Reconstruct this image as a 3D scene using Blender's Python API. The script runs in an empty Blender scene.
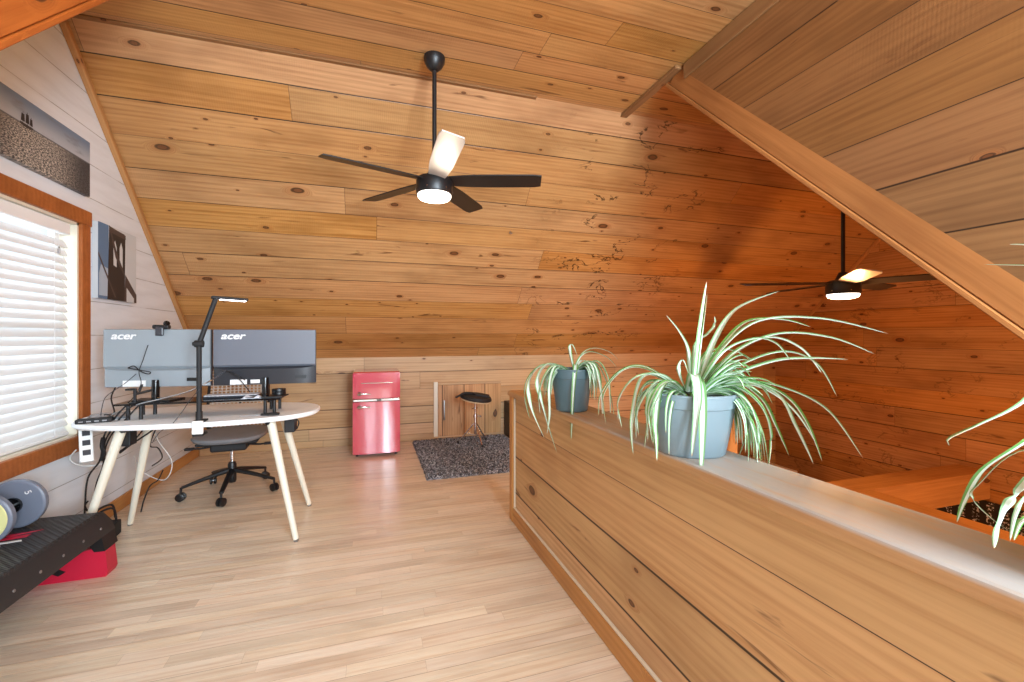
import bpy, bmesh, math, random
from mathutils import Vector, Matrix
random.seed(7)
C = bpy.context.scene.collection
SC = bpy.context.scene
# ------------------------------------------------------------------ camera
F, CX, CY, H = 436.0, 512.0, 336.0, 1.22
TH = math.atan(436.0 / 1358.0)
ct, st = math.cos(TH), math.sin(TH)
cd = bpy.data.cameras.new('camera'); cam = bpy.data.objects.new('camera', cd); C.objects.link(cam)
cam.location = (0, 0, H); cam.rotation_euler = (math.pi/2, 0, -TH)
cd.sensor_width = 36; cd.lens = F/1024*36; cd.shift_y = -(341-CY)/1024; cd.clip_start = .02
SC.camera = cam
# ------------------------------------------------------------------ world, lights, exposure
w = bpy.data.worlds.new('sky'); SC.world = w; w.use_nodes = True
wn = w.node_tree.nodes['Background']; wn.inputs[0].default_value = (.80, .90, 1, 1); wn.inputs[1].default_value = 1.2
SC.view_settings.view_transform = 'Standard'; SC.view_settings.look = 'None'
SC.view_settings.gamma = 1; SC.view_settings.use_curve_mapping = False
SC.view_settings.exposure = 0.0
SC.cycles.use_denoising = True
SC.cycles.max_bounces = 8; SC.cycles.diffuse_bounces = 3; SC.cycles.caustics_reflective = False; SC.cycles.caustics_refractive = False
def area(name, loc, to, sx, sy, watts, col):
    l = bpy.data.lights.new(name, 'AREA'); l.shape = 'RECTANGLE'; l.size = sx; l.size_y = sy; l.energy = watts; l.color = col
    o = bpy.data.objects.new(name, l); C.objects.link(o); o.location = loc
    o.rotation_euler = (Vector(to)-Vector(loc)).to_track_quat('-Z', 'Y').to_euler(); return o
def point(name, loc, watts, col, r=.1):
    l = bpy.data.lights.new(name, 'POINT'); l.energy = watts; l.color = col; l.shadow_soft_size = r
    o = bpy.data.objects.new(name, l); C.objects.link(o); o.location = loc; return o
area('dormer_daylight_and_fill', (1.15, -1.95, 1.55), (1.15, 3, 1.55), 1.3, 1.9, 440, (.75, .885, 1))
area('dormer_daylight_and_fill', (-.50, -1.95, 1.55), (-.50, 3, 1.55), .9, 1.9, 75, (.75, .885, 1))  # second dormer source, added as fill for the half wall and cheek
area('daylight_gable_window', (-2.15, 2.72, 1.26), (0, 2.72, 1.26), 1.3, 1.4, 21, (.80, .91, 1))
point('unseen_warm_light', (5.0, .6, -1.6), 70, (1, .60, .32), .25)
point('unseen_warm_light', (3.2, 4.3, -1.3), 25, (1, .36, .10), .25)
point('unseen_warm_light', (4.7, 1.1, .1), 42, (1, .42, .14), .2)  # unseen orange light added in mid-air to brighten the gable

# ------------------------------------------------------------------ helpers
def lin(c):
    return tuple(((v/255)/12.92 if v/255 <= .04045 else ((v/255+.055)/1.055)**2.4) for v in c) + (1,)
def P(px, py, t):      # a point of the place seen at picture position px, py at depth t
    x = (px-CX)/F*t; return Vector((x*ct + t*st, -x*st + t*ct, H + (CY-py)/F*t))
def link(name, me, parent=None):
    o = bpy.data.objects.new(name, me); C.objects.link(o)
    if parent: o.parent = parent
    return o
def obj(name, bm, mats, parent=None, smooth=False, label=None):
    bmesh.ops.recalc_face_normals(bm, faces=bm.faces)
    me = bpy.data.meshes.new(name); bm.to_mesh(me); bm.free()
    for m in (mats if isinstance(mats, (list, tuple)) else [mats]): me.materials.append(m)
    if smooth:
        for p in me.polygons: p.use_smooth = True
        try: me.set_sharp_from_angle(angle=math.radians(40))
        except Exception: pass
    o = link(name, me, parent)
    if label: o['label'] = label
    return o
def tag(o, label, cat, group=None):
    o['label'] = label; o['category'] = cat
    if group: o['group'] = group
    return o
def thing(name, label, cat, loc=(0,0,0), rz=0, group=None):
    o = bpy.data.objects.new(name, None); C.objects.link(o); o.location = loc; o.rotation_euler = (0,0,rz)
    o.empty_display_size = .05
    return tag(o, label, cat, group)
def struct(o, label=None, cat=None):
    o['kind'] = 'structure'
    if label: o['label'] = label
    if cat: o['category'] = cat
    return o
def copy_tree(o, parent=None):
    c = o.copy(); C.objects.link(c)
    if parent: c.parent = parent
    for ch in list(o.children): copy_tree(ch, c)
    return c
def setmat(faces, i):
    for f in faces: f.material_index = i
def box(bm, x0, x1, y0, y1, z0, z1, bev=0, seg=2, mi=0, M=None):
    vs = [bm.verts.new((x, y, z)) for x in (x0, x1) for y in (y0, y1) for z in (z0, z1)]
    ix = ((0,1,3,2),(4,6,7,5),(0,4,5,1),(2,3,7,6),(0,2,6,4),(1,5,7,3))
    fs = [bm.faces.new([vs[i] for i in q]) for q in ix]
    setmat(fs, mi)
    allv = vs
    if bev:
        es = list({e for f in fs for e in f.edges})
        r = bmesh.ops.bevel(bm, geom=es, offset=bev, segments=seg, affect='EDGES', profile=.5)
        for f in r['faces']: f.material_index = mi
        allv = list({v for f in r['faces'] for v in f.verts} | {v for v in vs if v.is_valid})
    if M is not None: bmesh.ops.transform(bm, matrix=M, verts=allv)
def spline(pts, n):
    pts = [Vector(p) for p in pts]
    if len(pts) < 3 or n <= 1: return pts
    out = []
    for i in range(len(pts)-1):
        p0 = pts[max(i-1,0)]; p1 = pts[i]; p2 = pts[i+1]; p3 = pts[min(i+2,len(pts)-1)]
        for k in range(n):
            t = k/n
            out.append(.5*((2*p1)+(p2-p0)*t+(2*p0-5*p1+4*p2-p3)*t*t+(3*p1-p0-3*p2+p3)*t**3))
    out.append(pts[-1]); return out
def tube(bm, pts, r, seg=8, n=1, mi=0, cap=True):
    pts = spline(pts, n); rs = r if isinstance(r, (list, tuple)) else None
    N = len(pts); rings = []; up = None
    for i, p in enumerate(pts):
        d = (pts[min(i+1,N-1)]-pts[max(i-1,0)])
        d = d.normalized() if d.length > 1e-9 else Vector((0,0,1))
        if up is None: a = d.orthogonal().normalized()
        else:
            a = up - d*up.dot(d); a = a.normalized() if a.length > 1e-6 else d.orthogonal().normalized()
        up = a; b = d.cross(a)
        if rs: f = i/(N-1)*(len(rs)-1); k = min(int(f), len(rs)-2); rr = rs[k]*(1-f+k)+rs[k+1]*(f-k)
        else: rr = r
        rings.append([bm.verts.new(p + a*math.cos(2*math.pi*j/seg)*rr + b*math.sin(2*math.pi*j/seg)*rr) for j in range(seg)])
    for i in range(N-1):
        for j in range(seg):
            bm.faces.new((rings[i][j], rings[i][(j+1)%seg], rings[i+1][(j+1)%seg], rings[i+1][j])).material_index = mi
    if cap:
        bm.faces.new(rings[0][::-1]).material_index = mi; bm.faces.new(rings[-1]).material_index = mi
def lathe(bm, prof, seg=32, M=None, mi=0, sx=1, sy=1):
    rings = []; allv = []
    for r, z in prof:
        if r < 1e-6: ring = [bm.verts.new((0,0,z))]
        else: ring = [bm.verts.new((r*sx*math.cos(2*math.pi*j/seg), r*sy*math.sin(2*math.pi*j/seg), z)) for j in range(seg)]
        rings.append(ring); allv += ring
    for a, b in zip(rings, rings[1:]):
        for j in range(seg):
            k = (j+1)%seg
            if len(a) == 1 and len(b) == 1: continue
            if len(a) == 1: f = bm.faces.new((a[0], b[k], b[j]))
            elif len(b) == 1: f = bm.faces.new((a[j], a[k], b[0]))
            else: f = bm.faces.new((a[j], a[k], b[k], b[j]))
            f.material_index = mi
    if M is not None: bmesh.ops.transform(bm, matrix=M, verts=allv)
def prism(bm, poly, z0, z1, M=None, mi=0):
    a = [bm.verts.new((x, y, z0)) for x, y in poly]; b = [bm.verts.new((x, y, z1)) for x, y in poly]
    n = len(poly); fs = [bm.faces.new(a[::-1]), bm.faces.new(b)]
    for i in range(n): fs.append(bm.faces.new((a[i], a[(i+1)%n], b[(i+1)%n], b[i])))
    setmat(fs, mi)
    if M is not None: bmesh.ops.transform(bm, matrix=M, verts=a+b)
def frame(o, x, y):      # matrix with local X and Y directions at origin o
    x = Vector(x).normalized(); y = Vector(y); y = (y - x*y.dot(x)).normalized(); z = x.cross(y)
    m = Matrix((x, y, z)).transposed().to_4x4(); m.translation = Vector(o); return m
def slab(name, o, x, y, polys, th, mat):
    """a board-clad surface: outlines in its own plane, thickness along its normal (th signed)"""
    bm = bmesh.new()
    for p in polys: prism(bm, p, min(0,th), max(0,th))
    ob = obj(name, bm, mat); ob.matrix_world = frame(o, x, y); return ob
def rect(x0, x1, y0, y1): return [(x0,y0),(x1,y0),(x1,y1),(x0,y1)]
def text(name, s, size, M, mat, parent, depth=.001, shear=0, sx=1, bold=0):
    cu = bpy.data.curves.new(name, 'FONT'); cu.body = s; cu.size = size; cu.extrude = depth; cu.shear = shear; cu.offset = bold
    cu.align_x = 'CENTER'; cu.align_y = 'CENTER'
    o = bpy.data.objects.new(name, cu); C.objects.link(o)
    dg = bpy.context.evaluated_depsgraph_get(); me = bpy.data.meshes.new_from_object(o.evaluated_get(dg))
    bpy.data.objects.remove(o); me.materials.clear(); me.materials.append(mat); me.transform(M @ Matrix.Diagonal((sx,1,1,1)))
    return link(name, me, parent)

# ------------------------------------------------------------------ materials
class NT:
    def __init__(s, name):
        s.m = bpy.data.materials.new(name); s.m.use_nodes = True; s.t = s.m.node_tree; s.n = s.t.nodes; s.l = s.t.links
        s.b = s.n['Principled BSDF']
    def new(s, ty, **k):
        n = s.n.new(ty)
        for a, v in k.items(): setattr(n, a, v)
        return n
    def put(s, sock, v):
        if hasattr(v, 'is_linked') or isinstance(v, bpy.types.NodeSocket): s.l.new(v, sock)
        else: sock.default_value = v
    def math(s, op, a, b=None, c=None, clamp=False):
        n = s.new('ShaderNodeMath', operation=op); n.use_clamp = clamp; s.put(n.inputs[0], a)
        if b is not None: s.put(n.inputs[1], b)
        if c is not None: s.put(n.inputs[2], c)
        return n.outputs[0]
    def mix(s, f, a, b, mode='MIX'):
        n = s.new('ShaderNodeMix', data_type='RGBA', blend_type=mode); s.put(n.inputs[0], f); s.put(n.inputs[6], a); s.put(n.inputs[7], b); return n.outputs[2]
    def vec(s, x, y, z):
        n = s.new('ShaderNodeCombineXYZ')
        for i, v in enumerate((x, y, z)): s.put(n.inputs[i], v)
        return n.outputs[0]
    def noise(s, v, sc, det=4, rough=.55, dist=0):
        n = s.new('ShaderNodeTexNoise'); s.put(n.inputs['Vector'], v)
        n.inputs['Scale'].default_value = sc; n.inputs['Detail'].default_value = det; n.inputs['Roughness'].default_value = rough; n.inputs['Distortion'].default_value = dist
        return n.outputs[0]
    def white(s, v, dim='3D'):
        n = s.new('ShaderNodeTexWhiteNoise', noise_dimensions=dim)
        s.put(n.inputs['W'] if dim == '1D' else n.inputs['Vector'], v); return n.outputs
    def ramp(s, f, stops):
        n = s.new('ShaderNodeValToRGB'); s.put(n.inputs[0], f); e = n.color_ramp.elements
        while len(e) < len(stops): e.new(.5)
        for i, (p, c) in enumerate(stops): e[i].position = p; e[i].color = c
        return n.outputs[0]
    def step(s, v, a, b):
        n = s.new('ShaderNodeMapRange'); n.interpolation_type = 'SMOOTHSTEP'; s.put(n.inputs[0], v)
        s.put(n.inputs[1], a); s.put(n.inputs[2], b); return n.outputs[0]
def principled(name, col, rough=.5, metal=0, spec=None, emit=None, es=0, coat=0, sub=None):
    t = NT(name); b = t.b; b.inputs['Base Color'].default_value = lin(col); b.inputs['Roughness'].default_value = rough; b.inputs['Metallic'].default_value = metal
    if spec is not None: b.inputs['Specular IOR Level'].default_value = spec
    if emit: b.inputs['Emission Color'].default_value = lin(emit); b.inputs['Emission Strength'].default_value = es
    if coat: b.inputs['Coat Weight'].default_value = coat; b.inputs['Coat Roughness'].default_value = .08
    return t.m
def wood(name, light, dark, board=0.0, seg=3.2, gap=.0035, knots=.2, rough=.45, var=.22, grain=1.0, saw=.25, v0=0.0, gapcol=(38,20,9), red=.35, bark=0.0, bark_at=(0, 99), coat=0, wash=None, knotcol=(62,34,17), bump=.35, spec=.4, kscale=1.0):
    """boards along local X, side by side along local Y; every mark belongs to the wood itself"""
    t = NT(name); tc = t.new('ShaderNodeTexCoord').outputs['Object']
    sp = t.new('ShaderNodeSeparateXYZ'); t.l.new(tc, sp.inputs[0]); u, v, z = sp.outputs
    if board:
        wob = t.math('MULTIPLY_ADD', t.noise(t.vec(t.math('MULTIPLY', u, .6), t.math('MULTIPLY', v, 2), 0), 1, 1), .018, v0-.009)
        vb = t.math('DIVIDE', t.math('ADD', v, wob), board); idx = t.math('FLOOR', vb); fr = t.math('FRACT', vb)
        r1 = t.white(idx, '1D')[0]
        ub = t.math('DIVIDE', t.math('MULTIPLY_ADD', r1, seg*7.3, u), seg); sg = t.math('FLOOR', ub); fu = t.math('FRACT', ub)
        wv = t.white(t.vec(idx, sg, 3.1)); r, rc = wv[0], wv[1]
        ev = t.math('MULTIPLY', t.math('MINIMUM', fr, t.math('SUBTRACT', 1, fr)), board)
        eu = t.math('MULTIPLY', t.math('MINIMUM', fu, t.math('SUBTRACT', 1, fu)), seg)
        gwid = t.math('MULTIPLY_ADD', t.white(t.math('ADD', t.math('FLOOR', t.math('ADD', vb, .5)), .37), '1D')[0], gap*1.2, gap*.35)
        g = t.math('MAXIMUM', t.math('SUBTRACT', 1, t.step(ev, t.math('MULTIPLY', gwid, .45), gwid)), t.math('MULTIPLY', t.math('SUBTRACT', 1, t.step(eu, gap*.2, gap*.6)), .8))
    else:
        r = .5; rc = (.5, .5, .5, 1); g = None
    off = t.math('MULTIPLY', r, 37.0)
    gv = t.vec(t.math('MULTIPLY_ADD', u, .55, off), t.math('MULTIPLY_ADD', v, 9, off), t.math('MULTIPLY', z, 9))
    kv = t.vec(t.math('MULTIPLY_ADD', u, 3.0*kscale, off), t.math('MULTIPLY_ADD', t.math('MULTIPLY_ADD', z, .0 if board else 1.0, v), 6.2*kscale, off), 0)
    vo = t.new('ShaderNodeTexVoronoi', voronoi_dimensions='2D'); vo.inputs['Scale'].default_value = 1; t.l.new(kv, vo.inputs['Vector'])
    warp = t.math('MULTIPLY', t.math('SUBTRACT', t.noise(kv, 4, 2), .5), .05)
    kd = t.math('ADD', vo.outputs['Distance'], warp)
    ks = t.new('ShaderNodeSeparateColor'); t.l.new(vo.outputs['Color'], ks.inputs[0])
    on = t.math('LESS_THAN', ks.outputs[0], knots)
    rad = t.math('MULTIPLY_ADD', t.math('POWER', ks.outputs[1], 3), .105, .03)
    kn = t.math('DIVIDE', kd, rad)
    core = t.math('MULTIPLY', on, t.math('SUBTRACT', 1, t.step(kn, .7, 1.05)))
    ring = t.math('MULTIPLY', on, t.math('SUBTRACT', 1, t.step(t.math('ABSOLUTE', t.math('SUBTRACT', kn, .95)), .1, .35)))
    halo = t.math('MULTIPLY', on, t.math('SUBTRACT', 1, t.step(kn, .9, 3.2)))
    # grain, bending a little around the knots
    gb = t.math('MULTIPLY', halo, 1.3)
    gv2 = t.new('ShaderNodeVectorMath', operation='ADD'); t.l.new(gv, gv2.inputs[0]); t.put(gv2.inputs[1], t.vec(0, gb, 0))
    n1 = t.noise(gv2.outputs[0], 1.6, 5, .62, .5)
    st2 = t.noise(t.vec(t.math('MULTIPLY_ADD', u, .9, off), t.math('MULTIPLY_ADD', v, 38, t.math('MULTIPLY', halo, 4)), t.math('MULTIPLY', z, 38)), 1, 4, .6)
    wv2 = t.new('ShaderNodeTexWave', wave_type='BANDS', bands_direction='Y'); t.l.new(gv2.outputs[0], wv2.inputs['Vector'])
    wv2.inputs['Scale'].default_value = 1.1; wv2.inputs['Distortion'].default_value = 5; wv2.inputs['Detail'].default_value = 3; wv2.inputs['Detail Scale'].default_value = .7
    fine = t.noise(t.vec(t.math('MULTIPLY_ADD', u, 4, off), t.math('MULTIPLY', v, 130), t.math('MULTIPLY', z, 130)), 1, 3)
    f = t.math('MULTIPLY_ADD', wv2.outputs['Fac'], .12*grain, t.math('MULTIPLY_ADD', n1, .62, t.math('MULTIPLY', t.math('SUBTRACT', st2, .38), .42)))
    f = t.math('ADD', f, t.math('MULTIPLY', t.math('SUBTRACT', fine, .5), .28*grain))
    f = t.step(f, .2, .84)
    col = t.mix(f, lin(light), lin(dark))
    # broad stains
    st_ = t.noise(t.vec(t.math('MULTIPLY_ADD', u, .9, off), t.math('MULTIPLY', v, 2.2), z), 1.3, 3)
    col = t.mix(t.math('MULTIPLY', t.step(st_, .45, .75), .5), col, lin(tuple(int(a*.86) for a in dark)))
    if board:
        hs = t.new('ShaderNodeHueSaturation'); rs = t.new('ShaderNodeSeparateColor'); t.l.new(rc, rs.inputs[0])
        t.put(hs.inputs['Hue'], t.math('MULTIPLY_ADD', rs.outputs[0], .008*red/.35, .5-.004*red/.35)); t.put(hs.inputs['Saturation'], t.math('MULTIPLY_ADD', rs.outputs[1], var*1.1, 1-var*.55))
        t.put(hs.inputs['Value'], t.math('MULTIPLY_ADD', rs.outputs[2], var*1.5, 1-var*.85)); t.l.new(col, hs.inputs['Color']); col = hs.outputs[0]
    col = t.mix(t.math('MULTIPLY', halo, .38), col, lin((150,82,36)))
    if knots:
        col = t.mix(t.math('MULTIPLY', core, .8), col, lin(tuple(int(a*1.5) for a in knotcol))); col = t.mix(t.math('MULTIPLY', ring, .75), col, lin(tuple(int(a*.7) for a in knotcol)))
    if knots and board:
        fk = t.noise(t.vec(t.math('MULTIPLY_ADD', u, 2.6, off), t.math('MULTIPLY_ADD', v, 21, off), 0), 1, 3, .6, .6)
        fm = t.math('MULTIPLY', t.step(fk, .63, .73), t.step(t.noise(t.vec(t.math('MULTIPLY_ADD', u, .8, off), t.math('MULTIPLY', v, 2.5), 0), 1, 1), .45, .6))
        col = t.mix(t.math('MULTIPLY', fm, .75), col, lin((92,52,24)))
    if bark:
        # dark worm-like bark pockets
        bv = t.vec(t.math('MULTIPLY', u, 2.1), t.math('MULTIPLY', v, 3.4), 0)
        b1 = t.math('ABSOLUTE', t.math('SUBTRACT', t.noise(bv, 1.5, 5, .6, .7), .5))
        bm_ = t.math('MULTIPLY', t.math('SUBTRACT', 1, t.step(b1, .006, .02)), t.math('MULTIPLY', t.step(t.noise(bv, 1.1, 1), .53, .6), t.math('MULTIPLY', t.step(u, bark_at[0]-.3, bark_at[0]+.3), t.math('SUBTRACT', 1, t.step(u, bark_at[1]-.4, bark_at[1]+.4)))))
        col = t.mix(t.math('MULTIPLY', bm_, bark), col, lin((40,18,8)))
    if wash:
        c, u0, u1, amt = wash
        pn = t.noise(t.vec(t.math('MULTIPLY', u, 3), t.math('MULTIPLY', v, 22), z), 1, 6, .65)
        pm = t.math('MULTIPLY', t.step(z, .024, .035), t.step(t.math('ADD', u, t.math('MULTIPLY_ADD', pn, .5, -.25)), u0, u1)); pm = t.math('MULTIPLY', pm, t.step(pn, .25, .5))
        col = t.mix(t.math('MULTIPLY', pm, amt), col, lin(c))
    hgt = t.math('MULTIPLY', fine, .25)
    if saw:
        sw = t.new('ShaderNodeTexWave', wave_type='BANDS', bands_direction='X'); t.l.new(t.vec(t.math('MULTIPLY_ADD', v, .05, u), v, z), sw.inputs['Vector'])
        sw.inputs['Scale'].default_value = 22; sw.inputs['Distortion'].default_value = 1.2; sw.inputs['Detail'].default_value = 2
        amt = t.math('MULTIPLY', t.step(t.noise(t.vec(t.math('MULTIPLY_ADD', u, .8, off), t.math('MULTIPLY', v, 1.2), z), 1.2, 1), .45, .62), saw)
        hgt = t.math('ADD', hgt, t.math('MULTIPLY', sw.outputs['Fac'], amt))
        col = t.mix(t.math('MULTIPLY', amt, t.math('MULTIPLY', sw.outputs['Fac'], .22)), col, lin(tuple(min(255, int(a*1.12)) for a in light)))
    if g is not None:
        col = t.mix(t.math('MULTIPLY', g, .93), col, lin(gapcol)); hgt = t.math('SUBTRACT', hgt, t.math('MULTIPLY', g, 2.2))
    bp = t.new('ShaderNodeBump'); bp.inputs['Strength'].default_value = bump; bp.inputs['Distance'].default_value = .004; t.l.new(hgt, bp.inputs['Height'])
    t.l.new(bp.outputs[0], t.b.inputs['Normal']); t.l.new(col, t.b.inputs['Base Color'])
    t.put(t.b.inputs['Roughness'], t.math('MULTIPLY_ADD', f, .12, rough)); t.b.inputs['Specular IOR Level'].default_value = spec
    if coat: t.b.inputs['Coat Weight'].default_value = coat; t.b.inputs['Coat Roughness'].default_value = .12
    return t.m

PINE = ((200,149,94), (146,92,44))
M_slope = wood('pine_slope', *PINE, board=.236, v0=.045, seg=6.5, knots=.36, rough=.34, var=.13, bark=.85, bark_at=(1.7, 3.3), saw=.3, spec=.5)
M_flat = wood('pine_flat', *PINE, board=.212, v0=.11, seg=5.5, knots=.22, rough=.38, var=.13, saw=.3, spec=.5)
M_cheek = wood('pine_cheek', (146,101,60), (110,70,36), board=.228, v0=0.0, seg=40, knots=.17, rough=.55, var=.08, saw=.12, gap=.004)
M_knee = wood('pine_knee', (214,176,130), (176,132,86), board=.2, v0=0.0, seg=2.6, knots=.3, rough=.45, var=.11, saw=0)
M_half = wood('pine_half_wall', (218,176,124), (178,128,78), board=.2335, v0=.0375, seg=40, knots=.3, rough=.55, var=.09, saw=0, gap=.004)
M_gable = wood('pine_gable', *PINE, board=.236, v0=.1, seg=3.9, knots=.25, rough=.4, var=.13, bark=.4, saw=0)
M_front = wood('pine_front', *PINE, board=.236, v0=.1, seg=3.1, knots=.2, rough=.45)
M_trim = wood('pine_trim', (196,144,90), (158,104,58), knots=.1, rough=.45, saw=0)
M_rafter = wood('pine_rafter', (184,124,70), (142,86,42), knots=.12, rough=.5, saw=0)
M_dtrim = wood('pine_dark_trim', (150,108,68), (118,78,44), knots=.1, rough=.5, saw=0)
M_orange = wood('cedar_orange', (192,108,44), (150,72,24), knots=.1, rough=.42, saw=0)
M_casing = wood('casing_stain', (178,104,52), (140,76,34), knots=.08, rough=.4, saw=0)
M_base = wood('baseboard_pine', (206,148,84), (172,112,58), knots=.1, rough=.4, saw=0)
M_cap = wood('cap_board', (206,164,116), (170,124,80), knots=.12, rough=.5, saw=0, wash=((182,181,179), -1.05, -.45, .92))
M_beam = wood('beam_pine', (206,156,96), (164,112,62), knots=.06, rough=.5, saw=.1)
M_floor = wood('oak_laminate', (244,230,208), (204,172,140), board=.064, seg=.95, gap=.0009, knots=0, rough=.25, var=.10, grain=1.1, saw=0, gapcol=(150,116,88), bump=.05, spec=.55, red=.3)
M_lower = wood('lower_floor', (150,100,60), (110,70,40), board=.12, seg=1.2, gap=.002, knots=0, rough=.5, saw=0)
def shiplap():
    t = NT('white_shiplap'); tc = t.new('ShaderNodeTexCoord').outputs['Object']; sp = t.new('ShaderNodeSeparateXYZ'); t.l.new(tc, sp.inputs[0]); u, v, z = sp.outputs
    wob = t.math('MULTIPLY_ADD', t.noise(t.vec(u, v, 0), .8, 2), .02, .055); vb = t.math('DIVIDE', t.math('ADD', v, wob), .215); fr = t.math('FRACT', vb)
    ev = t.math('MULTIPLY', t.math('MINIMUM', fr, t.math('SUBTRACT', 1, fr)), .215)
    n = t.noise(t.vec(t.math('MULTIPLY', u, 1.3), t.math('FLOOR', t.math('ADD', vb, .5)), 0), 2, 3)
    g = t.math('MULTIPLY', t.math('SUBTRACT', 1, t.step(ev, .0008, .003)), t.step(n, .33, .55))
    d = t.noise(t.vec(t.math('MULTIPLY', u, 2), t.math('MULTIPLY', v, 14), z), 1, 5)
    col = t.mix(t.step(d, .35, .8), lin((234,241,249)), lin((221,227,234)))
    sm = t.math('MULTIPLY', t.step(t.noise(t.vec(t.math('MULTIPLY', u, 3), t.math('MULTIPLY', v, 9), z), 1, 5, .7), .66, .76), .25)
    col = t.mix(sm, col, lin((176,168,160))); col = t.mix(t.math('MULTIPLY', g, .85), col, lin((112,110,108)))
    bp = t.new('ShaderNodeBump'); bp.inputs['Strength'].default_value = .3; bp.inputs['Distance'].default_value = .004; t.l.new(t.math('SUBTRACT', t.math('MULTIPLY', d, .2), g), bp.inputs['Height']); t.l.new(bp.outputs[0], t.b.inputs['Normal'])
    t.l.new(col, t.b.inputs['Base Color']); t.b.inputs['Roughness'].default_value = .5; return t.m
M_white = shiplap()
black = principled('black_satin', (22,23,25), .4)
blackm = principled('black_matte', (26,26,28), .65)
blackgl = principled('black_gloss', (14,15,17), .12)
darkgrey = principled('dark_grey_plastic', (58,60,66), .35)
chrome = principled('chrome', (225,225,228), .16, 1)
steel = principled('steel', (170,170,172), .3, 1)
whitep = principled('white_paint', (242,243,244), .5, spec=.3)
whitepl = principled('white_plastic', (240,240,238), .3)
cream = principled('cream_wood', (234,227,208), .45)
greyfab = principled('grey_fabric', (128,128,132), .85)
bluepot = principled('blue_grey_pot', (118,136,144), .42)
bluepot2 = principled('teal_grey_pot', (80,102,110), .42)
soil = principled('potting_soil', (46,34,26), .9)
redf = principled('red_enamel', (206,36,52), .14, coat=.6, spec=.6)
redf_glare = principled('red_enamel_glare', (220,84,106), .14, coat=.8, spec=.7); redf_glare.node_tree.nodes['Principled BSDF'].inputs['Coat IOR'].default_value = 2.4  # body red lightened to pink on the doors, reflected glare in the colour
redp = principled('red_plastic', (196,26,58), .4)
caulk = principled('white_caulk', (226,212,190), .6)
lampwhite = principled('led_lens', (255,250,240), .4, emit=(255,244,228), es=5)
ledstrip = principled('led_strip', (255,255,255), .4, emit=(250,250,255), es=6)
mon_grey = principled('monitor_grey', (104,108,118), .38)
mon_glare = principled('monitor_glare_back', (146,154,160), .3)  # window glare painted into the grey of the left monitor's back
mon_dark = principled('monitor_dark', (44,46,52), .3)
logo_white = principled('logo_white', (235,235,235), .4)
fanblade = principled('fan_blade_black', (30,27,26), .4)
fanglare = principled('fan_blade_glare', (206,198,190), .35)  # glare on a black blade, put into the colour of one blade

# ------------------------------------------------------------------ shell of the loft
XL, XR, YB, YF, ZC, YR = -1.69, 5.97, 5.20, -1.80, 3.05, 3.127
ZK = ZC-(YB-YR)            # height where the slope meets the knee wall
KF = .56                   # front slope plane z = y + KF
RL, RR = -1.07, 2.00       # inner faces of the dormer
YH = ZC-KF
o = slab('floor', (0,0,0), (1,0,0), (0,1,0), [rect(XL,1.07,YF,YB), rect(1.07,1.80,3.0,YB)], -.2, M_floor); struct(o)
o = slab('ceiling', (0,0,ZC), (1,0,0), (0,1,0), [rect(XL-.1,XR+.1,YH,YR), rect(RL-.1,RR+.1,YF-.1,YH)], .05, M_flat); struct(o)
L = math.hypot(YB+.1-YR, YB+.1-YR)
o = slab('ceiling', (0,YR,ZC), (1,0,0), (0,1,-1), [rect(XL-.1,XR+.1,0,L)], .05, M_slope); struct(o)
Lf = math.hypot(YH-YF+.1, YH-YF+.1)
o = slab('ceiling', (0,YH,ZC), (1,0,0), (0,-1,-1), [rect(XL-.1,RL,0,Lf), rect(RR+.06,XR+.1,0,Lf)], -.05, M_front); struct(o)
o = slab('wall_back', (0,YB,0), (1,0,0), (0,0,1), [rect(XL-.1,XR+.1,-2.6,ZK)], -.12, M_knee); struct(o)
# white gable wall on the left with its window opening
WY0, WY1, WZ0, WZ1 = 2.10, 3.305, .62, 1.90
def top(y): return ZC-(y-YR) if y > YR else (ZC if y > YH else max(0.0, y+KF))
o = slab('wall_left', (XL,0,0), (0,1,0), (0,0,1), [[(-KF,0),(WY0,0),(WY0,top(WY0))], rect(WY0,WY1,0,WZ0),
     [(WY0,WZ1),(WY1,WZ1),(WY1,top(WY1)),(YR,ZC),(YH,ZC),(WY0,top(WY0))], [(WY1,0),(YB+.05,0),(YB+.05,top(YB+.05)),(WY1,top(WY1))]], -.12, M_white); struct(o)
o = slab('wall_right', (XR,0,0), (0,1,0), (0,0,1), [[(YF,-2.6),(YB+.05,-2.6),(YB+.05,ZK),(YR,ZC),(YH,ZC),(YF,YF+KF)]], .12, M_gable); struct(o)
# dormer cheeks above the two front rafters
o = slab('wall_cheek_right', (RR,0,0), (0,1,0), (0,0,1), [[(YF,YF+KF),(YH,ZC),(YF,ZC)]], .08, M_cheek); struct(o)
o = slab('wall_cheek_left', (RL,0,0), (0,1,0), (0,0,1), [[(-KF,0),(YH,ZC),(YF,ZC),(YF,0)]], -.08, M_cheek); struct(o)
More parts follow.
